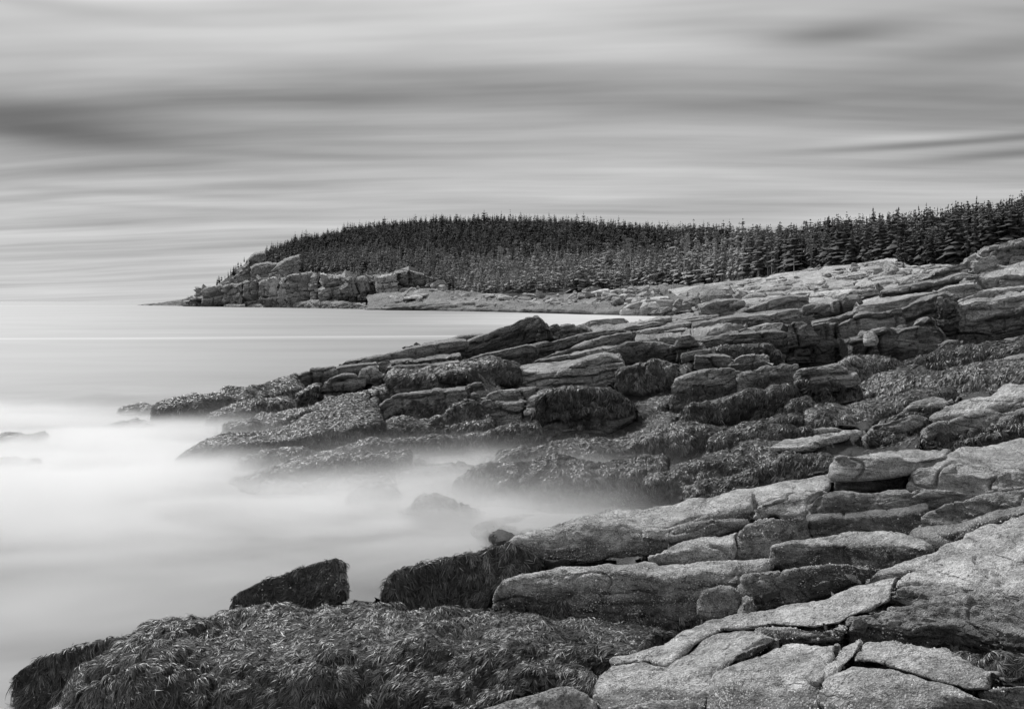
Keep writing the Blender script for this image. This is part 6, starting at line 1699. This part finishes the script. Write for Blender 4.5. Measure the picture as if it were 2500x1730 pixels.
    for s in spots_a:
        x, by, Y, h, t, hp, kd = s
        P = unproj(np.array([x, by]) / 2.252, np.array(Y))
        shape = int(r.integers(6))
        # thin front spruces of the middle wood toned paler as if lit, darker behind
        pale = (t < .42) * np.interp(x, [600, 900, 1150, 1650, 1800, 2400], [.45, .55, 1, .9, .3, .12]) + .18 * r.random() - .1 * t
        tone = 3 if pale > .85 else 2 if pale > .5 else 1 if pale > .12 else 0
        if r.random() < .25:
            tone = max(0, min(3, tone + int(r.integers(-1, 2))))
        if tone == 3 and shape in (0, 3):
            shape = 2
        rz = r.random() * 6.28
        sc = (h * (.62 + .95 * r.random() ** 1.8), ) * 2
        if nind < 298 or kd in 'apdb':
            nind += 1
            loc = (float(P[0]), float(P[1]), float(P[2]))
            if kd in 'db':
                e = link('pale_tree' if kd == 'd' else 'birch_tree', None, None, labels[kd][x], 'tree', None, None, loc)
                mset = lm if kd == 'd' else bm
                parts = [('crown', mset[nind % len(mset)]), ('trunk', lt)]
            else:
                if kd == 'a':
                    lab, grp = labels['a'][x], 'spruces on the headland brink'
                elif kd == 'p':
                    lab, grp = 'small spruce in the row on the seaward shoulder of the headland', 'spruces on the seaward shoulder'
                elif x > 1740:
                    zone = 2 if x > 2080 else 1 if x > 1900 else 0
                    row = 0 if t < .3 else 2 if t > .72 else 1
                    lab = ('spruce', 'spruce half hidden', 'spruce top on the skyline')[row] + (' in the stand behind the upper shelf', ' behind the bright gap between shelf and crag', ' behind the jointed crag')[zone]
                    lab = ('front row ', 'dark ', 'tall dark ')[row] + lab
                    grp = ('front', 'middle', 'skyline')[row] + ' spruces ' + ('behind the upper shelf', 'behind the gap', 'behind the crag')[zone]
                else:
                    lab, grp = 'slender spruce in the wood at the head of the bay', 'spruces at the head of the bay'
                if kd == 's':
                    lk = ('dark', 'dark', 'grey', 'pale')[tone] + ' ' + ('even', 'narrow', 'thin crowned', 'broad skirted', 'ragged high crowned', 'full')[shape] + ' '
                    lab = lk + lab.replace('dark ', '').replace('slender ', '').replace('front row ', '')
                    if x > 1740 and row == 0:
                        lab = lab.replace('spruce', 'front row spruce')
                e = link('spruce_tree', None, None, lab, 'tree', grp, None, loc)
                cm, tm = proto_mesh(0 if kd in 'ap' else tone, shape)
                parts = [('crown', cm), ('trunk', tm)]
            e.scale = (sc[0], sc[0], h)
            e.rotation_euler = (r.normal() * .035, r.normal() * .035, rz)
            e.empty_display_size = .5
            for nme, me in parts:
                link(nme, me, e)
        else:
            V, F, tn, TVs, TFs = proto(tone, shape, False)
            if r.random() < .13 * (1 if t < .6 else .35):
                V, F = bv[int(r.integers(2))]
                tn = np.full(len(V), .13 + .14 * r.random())
                sc = (h * .9,) * 2
            c, sn = math.cos(rz), math.sin(rz)
            for VV, FFs, tt in ((V, F, tn), (TVs, TFs, np.full(len(TVs), .12))):
                W = np.stack([(VV[:, 0] * c - VV[:, 1] * sn) * sc[0], (VV[:, 0] * sn + VV[:, 1] * c) * sc[0], VV[:, 2] * h], -1) + P
                FV.append(W)
                FF.append(FFs + off)
                FT.append(tt)
                off += len(W)
    if FV:
        me = mesh_from('forest', np.concatenate(FV), np.concatenate(FF), M_NEEDLE, np.concatenate(FT), False)
        print('FOREST TRIS', sum(len(f) for f in FF))
        link('forest', me, None, 'far dense spruce forest covering the headland', 'forest', kind='stuff')
    # dead grey trunks among the living trees
    TV, TF = trunk_arrays(1.0, .022, .006)
    sm = mesh_from('dead_tree', TV, TF, M_BARK, np.full(len(TV), .38), True)
    for lab, x, by, Y, h in (('bare white snag at the foot of the wood above the stony shore', 1320, 712 / 3 * .9225 + 609 - 112, 432, 7),
                             ('short bleached snag on the skyline of the granite shelf', 1788, 608, 170, 3.2),
                             ('leaning bleached trunk fallen on the bank below the wood', 1178, 640, 470, 8),
                             ('bare grey trunk high in the headland wood', 900, 585, 690, 12),
                             ('tall bare trunk in the headland wood, right of the other', 1000, 600, 610, 14),
                             ('thin dead trunk at the right edge of the shore wood', 1738, 612, 214, 6)):
        P = unproj(np.array([x, by]) / 2.252, np.array(Y))
        o = link('dead_tree', sm, None, lab, 'dead tree', None, None, [float(a) for a in P])
        o.scale = (h, h, h)
        if 'fallen' in lab:
            o.rotation_euler = (0, math.radians(62), .3)
    return


build_forest()


# ------------------------------------------------------------------ loose boulders on the far shore and the upper shelf
def build_boulders():
    import bmesh
    r = np.random.default_rng(8)
    meshes = []
    for k in range(7):
        bm = bmesh.new()
        for i in range(16):
            p = r.uniform(-1, 1, 3)
            p = p / np.max(np.abs(p)) * (.75 + .25 * r.random(3))
            bm.verts.new(p * np.array([1, .8, .55]))
        bmesh.ops.convex_hull(bm, input=bm.verts)
        for v in [v for v in bm.verts if not v.link_faces]:
            bm.verts.remove(v)
        bmesh.ops.recalc_face_normals(bm, faces=bm.faces)
        bmesh.ops.bevel(bm, geom=list(bm.edges), offset=.06, segments=1, affect='EDGES')
        bmesh.ops.triangulate(bm, faces=bm.faces)
        me = bpy.data.meshes.new('boulder')
        bm.to_mesh(me)
        bm.free()
        at = me.attributes.new('tone', 'FLOAT', 'POINT')
        at.data.foreach_set('value', np.full(len(me.vertices), [.42, .36, .30, .46, .24, .38, .33][k], np.float32))
        me.materials.append(M_FAR)
        meshes.append(me)
    n = 0
    sets = (('pale boulder in the jumble along the stony shore', 'boulders along the stony shore', 'B', [(300, 215, 270, 460, 500), (700, 185, 280, 425, 465), (1100, 165, 285, 370, 430), (1500, 130, 290, 320, 380), (1900, 95, 250, 280, 330)], 170, (1.2, 3.4)),
            ('pale granite block among the slabs of the upper shelf', 'blocks on the upper shelf', 'A', [(-150, 420, 500, 120, 240), (100, 385, 500, 90, 190), (500, 330, 480, 80, 165), (900, 275, 430, 78, 140), (1350, 230, 300, 85, 115)], 26, (.4, 1.1)),
            ('small pale stone below the square blocks at the cliff end', 'stones at the cliff end', 'B', [(-50, 130, 240, 500, 560), (150, 110, 240, 495, 540), (420, 130, 240, 470, 520)], 40, (1.5, 4)))
    for lab, grp, tile, keys, cnt, (s0, s1) in sets:
        k = np.array(keys, float)
        for i in range(cnt):
            x = r.uniform(k[0, 0], k[-1, 0])
            y0, y1, Ya, Yb = (np.interp(x, k[:, 0], k[:, c]) for c in (1, 2, 3, 4))
            t = r.random()
            p = px(tile, [(x, y1 * (1 - t) + y0 * t)])[0]
            Y = 1 / ((1 - t) / Ya + t / Yb)
            P = unproj(p, np.array(Y * .965))
            s = s0 + (s1 - s0) * r.random() ** 2
            mi = int(r.integers(7))
            fx = (x - k[0, 0]) / (k[-1, 0] - k[0, 0])
            where = {'B': ('toward the headland', 'at the middle', 'toward the white beach'), 'A': ('at the left', 'in the middle', 'toward the right')}[tile][int(fx * 2.999)]
            lab2 = lab.replace('pale boulder', 'boulder').replace('pale granite block', 'granite block').replace('small pale stone', 'stone')
            lab2 = ('small ' if s < (s0 + (s1 - s0) * .3) else 'large ') + ('pale ' if mi in (0, 1, 3, 5) else 'grey ') + lab2 + ', ' + where
            o = link('boulder', meshes[mi], None, lab2, 'boulder', grp, None, [float(a) for a in P])
            o.scale = (s, s * (.8 + .4 * r.random()), s * (.6 + .5 * r.random()))
            o.rotation_euler = (r.normal() * .25, r.normal() * .25, r.random() * 6.28)


build_boulders()
print('STATS', STATS)
